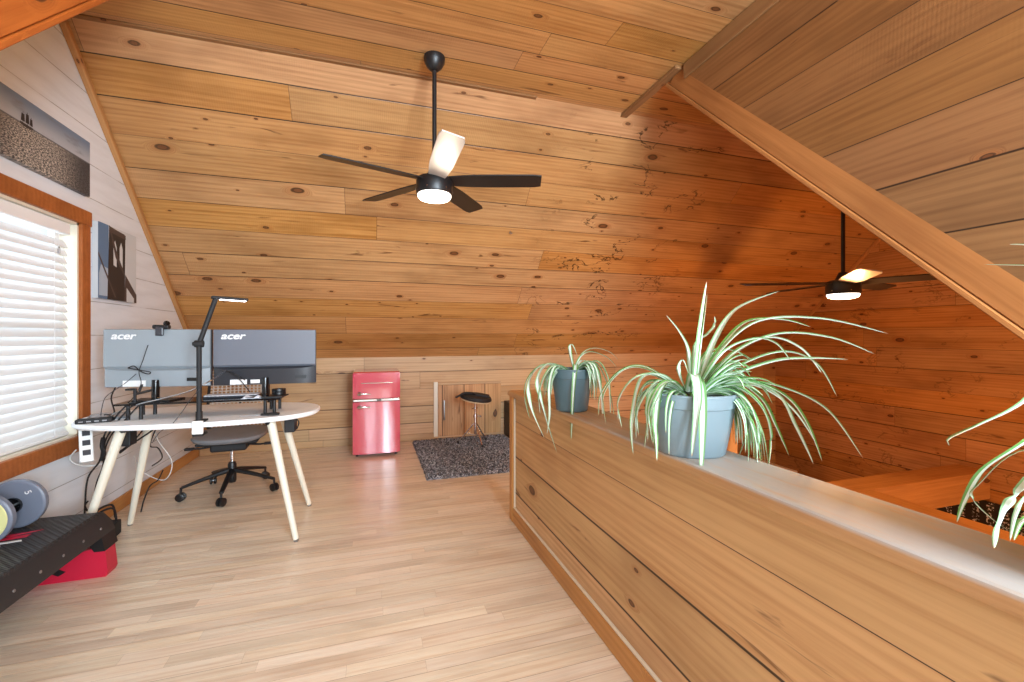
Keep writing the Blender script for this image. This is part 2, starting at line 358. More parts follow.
# dormer front wall behind the viewer, with its window opening, an added fill opening, and the lower room
DX0, DX1, DZ0, DZ1, EX0, EX1 = .45, 1.85, .60, 2.50, -.98, -.02
o = slab('wall_front', (0,YF,0), (1,0,0), (0,0,1), [rect(XL-.1,EX0,-2.6,ZC), rect(EX0,EX1,-2.6,DZ0), rect(EX0,EX1,DZ1,ZC), rect(EX1,DX0,-2.6,ZC), rect(DX0,DX1,-2.6,DZ0), rect(DX0,DX1,DZ1,ZC), rect(DX1,XR+.1,-2.6,ZC)], .1, M_front); struct(o)
o = slab('floor', (0,0,-2.6), (1,0,0), (0,1,0), [rect(1.0,XR+.1,YF,YB)], -.1, M_lower); struct(o)
o = slab('wall_lower', (1.05,0,-2.6), (0,1,0), (0,0,1), [rect(YF,YB,0,2.4)], -.1, M_front); struct(o)
def beam(name, a, b, wy, wz, mat, up=(0,0,1), bev=.004, off=(0,0)):
    """board from a to b: local X along it, wy wide, wz tall"""
    a, b = Vector(a), Vector(b); L = (b-a).length; d = (b-a)/L; y = Vector(up).cross(d)
    bm = bmesh.new(); box(bm, 0, L, -wy/2+off[0], wy/2+off[0], -wz/2+off[1], wz/2+off[1], bev, 1)
    o = obj(name, bm, mat); o.matrix_world = frame(a, d, y); return o
nt = [0]
def trim(a, b, wy, wz, mat, **k):
    nt[0] += 1; return struct(beam('trim_%d' % nt[0], a, b, wy, wz, mat, **k))
# rake boards along the white wall
s = .022
trim((XL+.0175, YR+.01, ZC-.01-.028), (XL+.0175, YB, ZK-.028), .035, .038, M_trim)
# dormer rafters: face board and a thin board under it
def rafter(x, side, mat, y0=-1.6, hi=.565):
    y1 = YH-.10
    c = (.405+hi)/2
    trim((x-side*.02, y0, y0+c-.0), (x-side*.02, y1+.16, y1+.16+c-.0), .07, (hi-.405)*.7071, mat)
    c = (.371+.402)/2
    trim((x-side*.02, y0, y0+c), (x-side*.02, y1+.24, y1+.24+c), .08, .022, mat)
rafter(RR+.055, 1, M_rafter); rafter(RL-.035, -1, M_orange, hi=.74)
# board closing the cheek under the ceiling, and the strip that runs on to the ridge
trim((RR-.008, YF, ZC-.055), (RR-.008, YH-.06, ZC-.055), .016, .10, M_dtrim)
trim((RR-.02, YH-.03, ZC-.012), (RR-.02, YR+.03, ZC-.012), .065, .024, M_dtrim)
# dark tapering board end along the ridge
trim((XL+.02, YR, ZC-.006), (1.2, YR, ZC-.006), .045, .012, M_dtrim)
# right gable rake strip
trim((XR-.012, YR+.02, ZC-.05), (XR-.012, YB, ZK-.03), .024, .04, M_trim)
# base boards
bm = bmesh.new(); box(bm, 1.2, YB, -.009, .009, 0, .095, .004, 1); o = obj('baseboard_left', bm, M_base); o.matrix_world = frame((XL+.010, 0, 0), (0,1,0), (-1,0,0)); struct(o)
bm = bmesh.new(); box(bm, XL+.02, .70, -.009, .009, 0, .075, .004, 1); o = obj('baseboard_back', bm, M_knee); o.matrix_world = frame((0, YB-.010, 0), (1,0,0), (0,1,0)); struct(o)
# quarter round in the left back corner
# ------------------------------------------------------------------ half wall with its cap
PX0, PX1, PY1, PZ = .895, 1.06, 2.78, .82
bm = bmesh.new(); box(bm, YF, PY1, 0, PZ, -.0, PX1-PX0, 0)
o = obj('wall_half', bm, M_half); o.matrix_world = frame((PX0,0,0), (0,1,0), (0,0,1)); struct(o)
bm = bmesh.new(); box(bm, YF, PY1+.02, -.11, .11, 0, .036, .009, 2)
o = obj('trim_20', bm, M_cap); o.matrix_world = frame((.975, 0, PZ), (0,-1,0), (1,0,0)); struct(o)
o.matrix_world = frame((.975, PY1+.02+YF, PZ), (0,-1,0), (1,0,0))
bm = bmesh.new(); box(bm, 0, .82, -.011, .011, -.03, .03, .004, 1)
o = obj('trim_21', bm, M_base); o.matrix_world = frame((PX0-.010, PY1-.03, 0), (0,0,1), (0,1,0)) @ Matrix.Rotation(math.pi/2, 4, 'X'); struct(o)
bm = bmesh.new(); box(bm, 0, .78, -.006, .006, -.005, .005, .002, 1)
o = obj('trim_22', bm, caulk); o.matrix_world = frame((PX0-.006, PY1-.068, .03), (0,0,1), (0,1,0)); struct(o)
bm = bmesh.new(); box(bm, YF, PY1-.06, 0, .09, -.009, .009, .003, 1); o = obj('baseboard_half', bm, M_base); o.matrix_world = frame((PX0-.009,0,0), (0,1,0), (0,0,1)); struct(o)
bm = bmesh.new(); box(bm, YF, PY1-.06, .09, .101, -.006, .006, .002, 1); o = obj('trim_23', bm, caulk); o.matrix_world = frame((PX0-.006,0,0), (0,1,0), (0,0,1)); struct(o)
# post standing at the inner side of the half wall
o = tag(beam('post', (1.135, 1.20, -.2), (1.135, 1.20, 1.0), .075, .075, M_orange, up=(0,1,0)), 'short wood post painted orange for warm light, rising behind the larger blue grey pot', 'post')  # warm lamp light from below is put into the orange wood colour
# big timbers over the stairwell
o = struct(beam('trim_24', (1.07, 2.86, -.29), (XR, 2.86, -.29), .27, .28, M_beam))
o = struct(beam('trim_25', (4.15, YF, -.29), (4.15, 2.72, -.29), .2, .28, M_beam))
# ------------------------------------------------------------------ gable window: casing, jamb, sash, pane
win = thing('window_1', 'white blind covered window in orange stained casing on the white wall', 'window', (XL, (WY0+WY1)/2, WZ0)); win['kind'] = 'structure'
hw, hh = (WY1-WY0)/2, WZ1-WZ0
bm = bmesh.new()
for a in ((-hw-.085, -hw, -.09, hh+.09), (hw, hw+.085, -.09, hh+.09)): box(bm, 0, .022, a[0], a[1], -.0, hh, .003, 1)
box(bm, 0, .024, -hw-.095, hw+.095, hh, hh+.09, .003, 1); box(bm, 0, .024, -hw-.085, hw+.085, -.09, 0, .003, 1)
obj('casing', bm, M_casing, win)
bm = bmesh.new()
for y in (-hw, hw-.014): box(bm, -.118, .004, y, y+.014, 0, hh)
box(bm, -.118, .004, -hw, hw, 0, .014); box(bm, -.118, .004, -hw, hw, hh-.014, hh)
obj('jamb', bm, cream, win)
bm = bmesh.new()
for y in (-hw+.014, hw-.055, -.02): box(bm, -.11, -.08, y, y+.041, .014, hh-.014)
for z in (.014, hh/2-.02, hh-.055): box(bm, -.11, -.08, -hw+.014, hw-.014, z, z+.041)
obj('sash', bm, whitep, win)
tg = NT('window_glass'); tr = tg.new('ShaderNodeBsdfTransparent'); gl = tg.new('ShaderNodeBsdfGlossy'); gl.inputs['Roughness'].default_value = .02
mx = tg.new('ShaderNodeMixShader'); mx.inputs[0].default_value = .08; tg.l.new(tr.outputs[0], mx.inputs[1]); tg.l.new(gl.outputs[0], mx.inputs[2]); tg.l.new(mx.outputs[0], tg.n['Material Output'].inputs[0])
bm = bmesh.new(); box(bm, -.098, -.093, -hw+.03, hw-.03, .03, hh-.03); obj('pane', bm, tg.m, win)
# blind
ts = NT('blind_slat'); df = ts.b; df.inputs['Base Color'].default_value = lin((244,244,242)); df.inputs['Roughness'].default_value = .45
tl = ts.new('ShaderNodeBsdfTranslucent'); tl.inputs[0].default_value = lin((240,243,246)); mx = ts.new('ShaderNodeMixShader'); mx.inputs[0].default_value = .3
ts.l.new(df.outputs[0], mx.inputs[1]); ts.l.new(tl.outputs[0], mx.inputs[2]); ts.l.new(mx.outputs[0], ts.n['Material Output'].inputs[0])
bl = thing('window_blind', 'white horizontal slatted blind hanging in the orange framed window', 'blind', (XL-.036, (WY0+WY1)/2, WZ0))
b0, b1 = -hw+.03, hw-.045
bm = bmesh.new(); box(bm, -.02, .024, b0, b1, hh-.082, hh-.016, .004, 2); obj('headrail', bm, whitep, bl)
bm = bmesh.new(); pitch = .0475; nS = int((hh-.13)/pitch)
for i in range(nS):
    z = .05 + i*pitch; tilt = math.radians(62)
    prof = []
    for k in range(5):
        q = -.026+.013*k; cv = .003*(1-(q/.026)**2); prof.append((q*math.cos(tilt)+cv*math.sin(tilt), -q*math.sin(tilt)+cv*math.cos(tilt)))
    up_ = [[bm.verts.new((x, y, z+zz)) for x, zz in prof] for y in (b0, b1)]
    lo_ = [[bm.verts.new((x-.0022*math.sin(tilt), y, z+zz-.0022*math.cos(tilt))) for x, zz in prof] for y in (b0, b1)]
    for A, B in ((up_[0], up_[1]), (lo_[1], lo_[0])):
        for k in range(4): bm.faces.new((A[k], A[k+1], B[k+1], B[k]))
    for e in (0, 4): bm.faces.new((up_[0][e], up_[1][e], lo_[1][e], lo_[0][e]))
    for e in (0, 1): bm.faces.new(up_[e]+lo_[e][::-1])
obj('slat_curtain', bm, ts.m, bl, True)
bm = bmesh.new(); box(bm, -.018, .018, b0, b1, .017, .034, .003, 1); obj('bottom_rail', bm, whitep, bl)
for y in (b0+.13, 0, b1-.13):
    bm = bmesh.new(); tube(bm, [(.022, y, .03), (.022, y, hh-.08)], .0012, 5); obj('ladder_cord', bm, whitep, bl)
bm = bmesh.new(); tube(bm, [(.03, b1-.11, hh-.08), (.03, b1-.11, hh-.17)], .0012, 5); lathe(bm, [(0,0),(.006,.002),(.005,.03),(.002,.04),(0,.042)], 10, Matrix.Translation((.03, b1-.11, hh-.21)), 1)
obj('tilt_cord', bm, [whitep, steel], bl)
# dormer window behind the viewer, and a narrower unseen one added for fill
for nm, q0, q1, lb in (('window_2', DX0, DX1, 'wider white framed dormer window behind the viewer'), ('window_fill', EX0, EX1, 'narrower white framed window behind the viewer, added for fill light')):
    win = thing(nm, lb, 'window', ((q0+q1)/2, YF, DZ0)); win['kind'] = 'structure'
    hw2, hh2 = (q1-q0)/2, DZ1-DZ0
    bm = bmesh.new()
    for x in (-hw2, -.03, hw2-.06): box(bm, x, x+.06, -.08, -.02, 0, hh2)
    for z in (0, hh2/2-.03, hh2-.06): box(bm, -hw2, hw2, -.08, -.02, z, z+.06)
    obj('sash', bm, whitep, win)
    bm = bmesh.new()
    for x in (-hw2-.09, hw2): box(bm, x, x+.09, 0, .022, -.09, hh2+.09)
    for z in (-.09, hh2): box(bm, -hw2-.09, hw2+.09, 0, .022, z, z+.09)
    obj('casing', bm, M_casing, win)

# ------------------------------------------------------------------ canvas prints on the white wall
def sea_mat():
    t = NT('sea_print'); tc = t.new('ShaderNodeTexCoord').outputs['Object']; sp = t.new('ShaderNodeSeparateXYZ'); t.l.new(tc, sp.inputs[0]); x, y, z = sp.outputs
    hz = .20
    sky = t.mix(t.step(z, hz, .33), lin((178,184,192)), lin((112,132,156)))
    cl = t.noise(t.vec(0, t.math('MULTIPLY', y, 5), t.math('MULTIPLY', z, 18)), 1, 5); sky = t.mix(t.step(cl, .52, .75), sky, lin((120,124,130)))
    dep = t.math('DIVIDE', .05, t.math('MAXIMUM', t.math('SUBTRACT', hz+.03, z), .01))
    wv = t.noise(t.vec(0, t.math('MULTIPLY', y, t.math('MULTIPLY_ADD', dep, 90, 40)), t.math('MULTIPLY', z, 170)), 1, 4, .7)
    gx = t.math('SUBTRACT', 1, t.step(t.math('ABSOLUTE', t.math('SUBTRACT', y, .02)), .08, .4))
    sea = t.mix(t.step(wv, .42, .62), lin((50,50,54)), t.mix(gx, lin((84,86,92)), lin((212,204,192))))
    col = t.mix(t.step(z, hz-.003, hz), sea, sky)
    ln = t.math('MULTIPLY', t.step(z, hz-.004, hz-.001), t.math('SUBTRACT', 1, t.step(z, hz+.003, hz+.006)))
    col = t.mix(t.math('MULTIPLY', ln, .8), col, lin((60,62,68)))
    t.l.new(col, t.b.inputs['Base Color']); t.b.inputs['Roughness'].default_value = .55; return t.m
m_sea = sea_mat(); ink = principled('print_dark', (48,42,42), .55); ink2 = principled('print_brown', (78,66,64), .55); sky2 = principled('print_sky', (206,212,216), .55); blue2 = principled('print_blue', (96,128,164), .55); tow = principled('print_pale', (176,196,216), .55)
def flat(bm, pts, x, mi):
    f = bm.faces.new([bm.verts.new((x, y, z)) for y, z in pts]); f.material_index = mi
pic = thing('canvas_print', 'wide canvas print of a sailing ship on a glittering grey sea', 'picture', (XL, 2.90, 2.08))
bm = bmesh.new(); box(bm, .001, .03, -.465, .465, 0, .335, .002, 1)
# ship on the horizon: hull, masts, sails
for q in ([(-.10,.196),(-.055,.190),(-.01,.196),(-.012,.206),(-.1,.208)], [(-.082,.206),(-.079,.206),(-.079,.262),(-.082,.262)], [(-.052,.206),(-.049,.206),(-.049,.270),(-.052,.270)], [(-.027,.206),(-.024,.206),(-.024,.255),(-.027,.255)],
          [(-.095,.214),(-.068,.214),(-.071,.252),(-.09,.252)], [(-.064,.214),(-.038,.214),(-.042,.26),(-.06,.26)], [(-.036,.213),(-.014,.213),(-.018,.247),(-.032,.247)]): flat(bm, q, .0305, 1)
obj('canvas', bm, [m_sea, ink], pic)
pic = thing('canvas_print', 'small canvas print of a dark stone bridge tower beside the window', 'picture', (XL, 3.678, 1.462))
bm = bmesh.new(); W2, H2 = .236, .49
box(bm, .001, .032, -W2, W2, 0, H2, .002, 1, 0)
x = .0325
flat(bm, [(-W2,0),(-.12,0),(-.12,H2),(-W2,H2)], x, 1)
flat(bm, [(-W2+.01,.02),(-.13,.02),(-.12,.20),(-W2+.03,.22),(-W2+.01,.16)], x+.0003, 4)
# tower with two pointed arches
T = [(-.135,0),(.075,0),(.082,.30),(.085,.44),(.075,.47),(-.105,.485),(-.115,.45)]
flat(bm, T, x+.0006, 2)
flat(bm, [(-.118,.45),(.09,.435),(.088,.465),(-.112,.488)], x+.0009, 3)
for c in (-.045, .03): flat(bm, [(c-.019,.235),(c+.019,.225),(c+.02,.36),(c,.405),(c-.02,.365)], x+.0009, 0)
flat(bm, [(.085,.19),(W2,.06),(W2,0),(.07,0)], x+.0007, 3)
flat(bm, [(.10,.10),(.2,.03),(.2,0),(.10,0)], x+.0010, 0)
flat(bm, [(-.12,.49),(-.105,.49),(-.02,.32),(.08,.19),(.08,.165),(-.04,.29)], x+.0011, 3)
flat(bm, [(-W2,.30),(-W2,.275),(-.05,.02),(-.03,.02)], x+.0008, 3)
obj('canvas', bm, [sky2, blue2, ink, ink2, tow], pic)

# ------------------------------------------------------------------ ceiling fans
def fan_root(name, label, loc, rod, rot, r, pale=None):
    f = thing(name, label, 'fan', loc, 0, 'ceiling fans')
    bm = bmesh.new(); lathe(bm, [(0,0),(.068,0),(.07,-.008),(.066,-.035),(.05,-.066),(.03,-.086),(.018,-.092),(0,-.092)], 32); obj('canopy', bm, black, f, True)
    bm = bmesh.new(); tube(bm, [(0,0,-.08), (0,0,-rod)], .0145, 16); obj('rod', bm, black, f, True)
    z = -rod
    bm = bmesh.new(); lathe(bm, [(0,.06),(.03,.06),(.034,.05),(.05,.012),(.058,0),(.085,-.002),(.112,-.012),(.118,-.03),(.118,-.105),(.112,-.115),(0,-.116)], 40, Matrix.Translation((0,0,z))); 
    for k in range(6): a = k*math.pi/3; lathe(bm, [(.004,0),(.004,.003),(0,.003)], 8, Matrix.Translation((.1185*math.cos(a), .1185*math.sin(a), z-.09)) @ Matrix.Rotation(a, 4, 'Z') @ Matrix.Rotation(math.pi/2, 4, 'Y'), 1)
    obj('motor_housing', bm, [black, chrome], f, True)
    bm = bmesh.new(); lathe(bm, [(.108,-.114),(.108,-.128),(.098,-.142),(.06,-.152),(0,-.155)], 40, Matrix.Translation((0,0,z))); obj('light_lens', bm, lampwhite, f, True, 'glowing round light lens')
    for k in range(5):
        a = rot + k*2*math.pi/5
        bm = bmesh.new(); n = 14; up = []; 
        for i in range(n+1):
            q = .10 + (r-.10)*i/n; wd = .052+.018*math.sin(min(1,(q-.1)/.25)*math.pi/2) - (.012*max(0,(q-r+.06)/.06)**2)
            up.append((q, wd))
        pitch = math.radians(12)
        for s_ in (1, -1): pass
        vt = [[bm.verts.new((q, sgn*wd*math.cos(pitch), -.012-sgn*wd*math.sin(pitch)+dz)) for sgn in (-1, 1)] for dz in (.004, -.004) for q, wd in up]
        m = n+1
        for i in range(n):
            A, B, Cc, D = vt[i], vt[i+1], vt[m+i], vt[m+i+1]
            bm.faces.new((A[0],A[1],B[1],B[0])); bm.faces.new((Cc[0],D[0],D[1],Cc[1])); bm.faces.new((A[0],B[0],D[0],Cc[0])); bm.faces.new((A[1],Cc[1],D[1],B[1]))
        bm.faces.new((vt[0][0],vt[m][0],vt[m][1],vt[0][1])); bm.faces.new((vt[n][0],vt[n][1],vt[m+n][1],vt[m+n][0]))
        bmesh.ops.transform(bm, matrix=Matrix.Translation((0,0,z-.012)) @ Matrix.Rotation(a, 4, 'Z'), verts=bm.verts)
        obj('blade', bm, fanglare if k == pale else fanblade, f, False, 'black blade painted pale for glare' if k == pale else None)
    return f
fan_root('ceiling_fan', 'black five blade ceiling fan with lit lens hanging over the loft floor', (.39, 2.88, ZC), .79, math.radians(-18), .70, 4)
point('fan_lamp', (.39, 2.88, ZC-.99), 9, (1, .86, .68), .06)
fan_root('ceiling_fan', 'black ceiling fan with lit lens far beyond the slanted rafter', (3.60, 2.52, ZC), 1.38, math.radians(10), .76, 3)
point('fan_lamp', (3.60, 2.52, ZC-1.60), 55, (1, .46, .15), .06)
# screw eye on the slope
t_ = P(510, 281, 4.15); yy = t_.y
se = bmesh.new(); n_ = Vector((0,-.7071,-.7071)); c0 = Vector((t_.x, yy, ZC-(yy-YR)))
tube(se, [c0, c0+n_*.02], .003, 8); pts = [c0+n_*.034+Vector((math.cos(a)*.013, 0, 0))+n_*math.sin(a)*.013 for a in [i*math.pi/8 for i in range(17)]]; tube(se, pts, .003, 8)
tag(obj('screw_eye', se, steel, None, True), 'tiny metal screw eye in the sloped board ceiling', 'hook')

# ------------------------------------------------------------------ desk
DX, DY, DZ = -.965, 3.16, .745
desk = thing('desk', 'white oval topped desk on four splayed pale wooden legs', 'desk', (DX, DY, 0))
bm = bmesh.new()
def sup(a, b, n, N=72): return [(a*math.copysign(abs(math.cos(q))**(2/n), math.cos(q)), b*math.copysign(abs(math.sin(q))**(2/n), math.sin(q))) for q in [2*math.pi*i/N for i in range(N)]]
lv = [(.985,-.028),(1,-.02),(1,-.006),(.992,0)]
rings = [[bm.verts.new((x*k, y*k, DZ+z)) for x, y in sup(.632,.36,2.5)] for k, z in lv]
for a, b in zip(rings, rings[1:]):
    for i in range(72): bm.faces.new((a[i], a[(i+1)%72], b[(i+1)%72], b[i]))
bm.faces.new(rings[0][::-1]); bm.faces.new(rings[-1]); obj('tabletop', bm, whitep, desk, True)
for sx, fx in ((-1,-.52),(1,.535)):
    for sy, fy in ((-1,-.30),(1,.27)):
        bm = bmesh.new(); tp = Vector((fx-sx*.16, fy-sy*.12, DZ-.028)); ft = Vector((fx, fy, 0))
        tube(bm, [tp, ft+Vector((0,0,.012))], [.025,.024,.0165], 16); lg = obj('leg', bm, cream, desk, True)
        bm = bmesh.new(); tube(bm, [ft+Vector((0,0,.013)), ft], [.015,.013], 12); obj('foot_cap', bm, steel, lg, True)
        bm = bmesh.new(); box(bm, tp.x-.05, tp.x+.05, tp.y-.05, tp.y+.05, DZ-.034, DZ-.0275); lathe(bm, [(.03,0),(.028,-.03),(0,-.03)], 16, Matrix.Translation((tp.x, tp.y, DZ-.032))); obj('leg_bracket', bm, black, desk)
# monitor shelf
sh = thing('monitor_shelf', 'black shelf on short double posts raised over the white desk top', 'shelf', (-.955, 3.10, DZ))
SZ = .083
bm = bmesh.new(); box(bm, -.42, .42, -.115, .115, SZ, SZ+.010, .003, 2); obj('shelf_board', bm, blackgl, sh)
for x in (-.36, -.30, .33, .38):
    for y in (-.085, .085):
        bm = bmesh.new(); tube(bm, [(x, y, 0), (x, y, SZ)], .0095, 12); obj('post', bm, black, sh, True)
SHZ = DZ+SZ+.010
def monitor(label, loc, rz, back, low, labels):
    m = thing('monitor', label, 'monitor', loc, rz, 'monitors on the black shelf')
    W, Hh, B = .287, .345, .078         # half width, height, bottom above the shelf
    # local: -Y is the back that the photo shows
    bm = bmesh.new(); box(bm, -W, W, .0, .022, B, B+Hh, .004, 2); obj('screen_bezel', bm, mon_dark, m)
    bm = bmesh.new(); box(bm, -W+.008, W-.008, .0221, .0228, B+.02, B+Hh-.008); obj('screen', bm, blackgl, m)
    bm = bmesh.new(); sp_ = B+.125
    # back shell: upper slab, stepping in and bulging low down
    prof = [(0,B+Hh),(-.010,B+Hh-.004),(-.014,sp_),(-.004,sp_-.012),(0,sp_-.012)]
    a = [bm.verts.new((-W+.002, y, z)) for y, z in prof]; b_ = [bm.verts.new((W-.002, y, z)) for y, z in prof]
    for i in range(4): bm.faces.new((a[i], a[i+1], b_[i+1], b_[i]))
    bm.faces.new(a[::-1]); bm.faces.new(b_); obj('back_shell', bm, back, m)
    bm = bmesh.new(); N = 16
    tp = []; bt = []
    for i in range(N+1):
        x = -W+.004+(2*W-.008)*i/N; q = 1-abs(2*i/N-1)**6
        tp.append((x, -.004-.03*q, sp_-.014-.012*q)); bt.append((x, -.004-.022*q, B+.004))
    tv = [bm.verts.new(p) for p in tp]; bv = [bm.verts.new(p) for p in bt]; tb = [bm.verts.new((p[0], 0, sp_-.01)) for p in tp]; bb = [bm.verts.new((p[0], 0, B+.004)) for p in bt]
    for i in range(N):
        bm.faces.new((tv[i],tv[i+1],bv[i+1],bv[i])); bm.faces.new((tb[i],tb[i+1],tv[i+1],tv[i])); bm.faces.new((bv[i],bv[i+1],bb[i+1],bb[i]))
    bm.faces.new((tb[0],tv[0],bv[0],bb[0])); bm.faces.new((tb[N],bb[N],bv[N],tv[N])); obj('lower_housing', bm, low, m, True)
    text('logo', 'acer', .058, Matrix.Translation((-W+.105, -.0145, B+Hh-.042)) @ Matrix.Rotation(math.pi/2, 4, 'X'), logo_white, m, .0012, .25, 1.25, .0014)
    bm = bmesh.new()
    for x0, x1, z0, z1 in labels: box(bm, x0, x1, -.0345, -.03, z0, z1)
    obj('label_sticker', bm, logo_white, m)
    bm = bmesh.new(); box(bm, .17, .235, -.034, -.03, B+.035, B+.055); obj('port_panel', bm, black, m)
    bm = bmesh.new(); tube(bm, [(0.0,-.026,B+.045),(0.0,-.03,.03),(0.0,-.03,.006)], .020, 20); obj('stand_neck', bm, blackgl, m, True)
    bm = bmesh.new(); prism(bm, [(-.12,.045),(-.10,-.075),(.10,-.075),(.12,.045)], 0.0005, .008); obj('stand_base', bm, black, m)
    return m
# two monitors seen from behind
monitor('dark grey monitor seen from behind, right of the desk lamp pole', (-.634, 3.09, SHZ), 0, mon_grey, mon_dark, [(-.19,-.10,.085,.115),(-.08,-.03,.09,.112)])
monitor('left monitor seen from behind, window glare painted into its colour, with a webcam clipped on top', (-1.215, 3.13, SHZ), math.radians(-9), mon_glare, mon_glare, [(-.17,-.05,.085,.12)])
# webcam clipped on the left monitor
wc = thing('webcam', 'small black webcam clipped on top of the left monitor', 'webcam', (-1.20, 3.137, SHZ+.423))
bm = bmesh.new(); box(bm, -.042, .042, -.03, .014, .0005, .026, .009, 2); obj('camera_body', bm, blackm, wc)
bm = bmesh.new(); box(bm, -.02, .02, -.045, -.026, -.04, .012, .006, 2); obj('clip', bm, darkgrey, wc)
bm = bmesh.new(); bmesh.ops.create_uvsphere(bm, u_segments=16, v_segments=10, radius=.017, matrix=Matrix.Translation((.022,.0,.034))); obj('lens', bm, blackgl, wc)
# clamp lamp on the near edge of the desk
lp = thing('desk_lamp', 'tall black clamp lamp with lit bar head at the near desk edge', 'lamp', (-.905, 2.812, DZ))
bm = bmesh.new(); box(bm, -.028, .028, -.022, .05, .001, .012, .003, 1); box(bm, -.026, .026, -.034, -.018, -.06, .012, .003, 1, 1); box(bm, -.026, .026, -.03, .045, -.072, -.06, .003, 1); lathe(bm, [(.004,-.06),(.004,-.04),(.016,-.036),(.016,-.030),(0,-.030)], 12, Matrix.Translation((0,.022,0)), 2)
obj('clamp', bm, [blackm, whitepl, steel], lp)
J1 = Vector((.0, -.004, .432)); J2 = Vector((.068, .03, .685))
bm = bmesh.new(); tube(bm, [(0,-.004,.01), (0,-.004,.06)], .016, 16); tube(bm, [(0,-.004,.05), J1], .0125, 14); obj('lower_arm', bm, blackm, lp, True)
bm = bmesh.new(); tube(bm, [J1-Vector((.02,.0,0)), J1+Vector((.02,.0,0))], .019, 16); tube(bm, [J1-Vector((.03,0,0)), J1-Vector((.02,0,0))], .011, 12); obj('joint_knob', bm, blackm, lp, True)
bm = bmesh.new(); tube(bm, [J1, J2], .0125, 14); obj('upper_arm', bm, blackm, lp, True)
hd = Vector((.14, .06, -.005)); hv = hd.normalized(); hm = frame(J2+Vector((0,0,.006)), hv, Vector((0,0,1)).cross(hv))
bm = bmesh.new(); box(bm, -.02, hd.length+.005, -.024, .024, -.008, .008, .005, 2, 0, hm); obj('lamp_head', bm, blackm, lp)
bm = bmesh.new(); box(bm, .02, hd.length-.005, -.018, .018, -.0115, -.0078, .001, 1, 0, hm); obj('light_strip', bm, ledstrip, lp, False, 'glowing white light strip')

# ------------------------------------------------------------------ office chair
ch = thing('office_chair', 'grey seated office chair with mesh back and black star base behind the desk', 'chair', (-1.045, 3.93, 0), math.radians(4))
bm = bmesh.new()
prof = [(0,.0),(.6,.001),(.88,.006),(.97,.016),(1,.03),(.97,.044),(.85,.052),(.5,.05),(0,.048)]
rings = []
for k, z in prof[1:-1]:
    rings.append([bm.verts.new((x*k, y*k, .425+z+.02*max(0,-y/.24)**3*-.6)) for x, y in sup(.25,.245,3.2,48)])
for a, b in zip(rings, rings[1:]):
    for i in range(48): bm.faces.new((a[i], a[(i+1)%48], b[(i+1)%48], b[i]))
bm.faces.new(rings[0][::-1]); bm.faces.new(rings[-1]); obj('seat', bm, greyfab, ch, True)
bm = bmesh.new(); box(bm, -.20, .20, -.19, .19, .405, .428, .01, 2); box(bm, -.12, .12, -.14, .12, .345, .408, .015, 2); obj('seat_mechanism', bm, blackm, ch)
for sx in (-1, 1):
    bm = bmesh.new(); tube(bm, [(sx*.1,-.04,.375),(sx*.2,-.07,.37),(sx*.25,-.08,.375)], .007, 8); box(bm, min(sx*.23,sx*.29), max(sx*.23,sx*.29), -.10, -.06, .366, .384, .006, 2); obj('lever', bm, blackm, ch)
bm = bmesh.new(); tube(bm, [(0,0,.35),(0,0,.20)], .014, 16); obj('gas_column', bm, chrome, ch, True)
bm = bmesh.new(); tube(bm, [(0,0,.235),(0,0,.215),(0,0,.09),(0,0,.075)], [.022,.03,.03,.024], 20); obj('column_sleeve', bm, black, ch, True)
for k in range(5):
    a = math.radians(-95) + k*2*math.pi/5 + math.radians(4); d = Vector((math.cos(a), math.sin(a), 0)); e = Vector((-d.y, d.x, 0))
    bm = bmesh.new(); n = 10; R_ = []
    for i in range(n+1):
        q = i/n; c = d*(.02+.30*q) + Vector((0,0,.17-.062*q-.012*q*q)); wd = .024-.008*q; hh_ = .020-.009*q
        R_.append([bm.verts.new(c+e*wd*math.cos(j*math.pi/4)+Vector((0,0,hh_*math.sin(j*math.pi/4)))) for j in range(8)])
    for i in range(n):
        for j in range(8): bm.faces.new((R_[i][j],R_[i][(j+1)%8],R_[i+1][(j+1)%8],R_[i+1][j]))
    bm.faces.new(R_[0][::-1]); bm.faces.new(R_[-1]); tube(bm, [d*.32+Vector((0,0,.10)), d*.322+Vector((0,0,.062))], .008, 10)
    lg = obj('base_arm', bm, black, ch, True)
    bm = bmesh.new(); c = d*.322; u_ = (d*.5+e).normalized()
    for sgn in (-1, 1): lathe(bm, [(0,-.010),(.024,-.010),(.030,-.006),(.030,.006),(.024,.010),(0,.010)], 24, frame(c+u_*sgn*.014+Vector((0,0,.0301)), Vector((0,0,1)), u_.cross(Vector((0,0,1)))) @ Matrix.Identity(4), 0)
    tube(bm, [c-u_*.02+Vector((0,0,.030)), c+u_*.02+Vector((0,0,.030))], .011, 10, 1, 1); obj('caster', bm, [black, steel], lg, True)
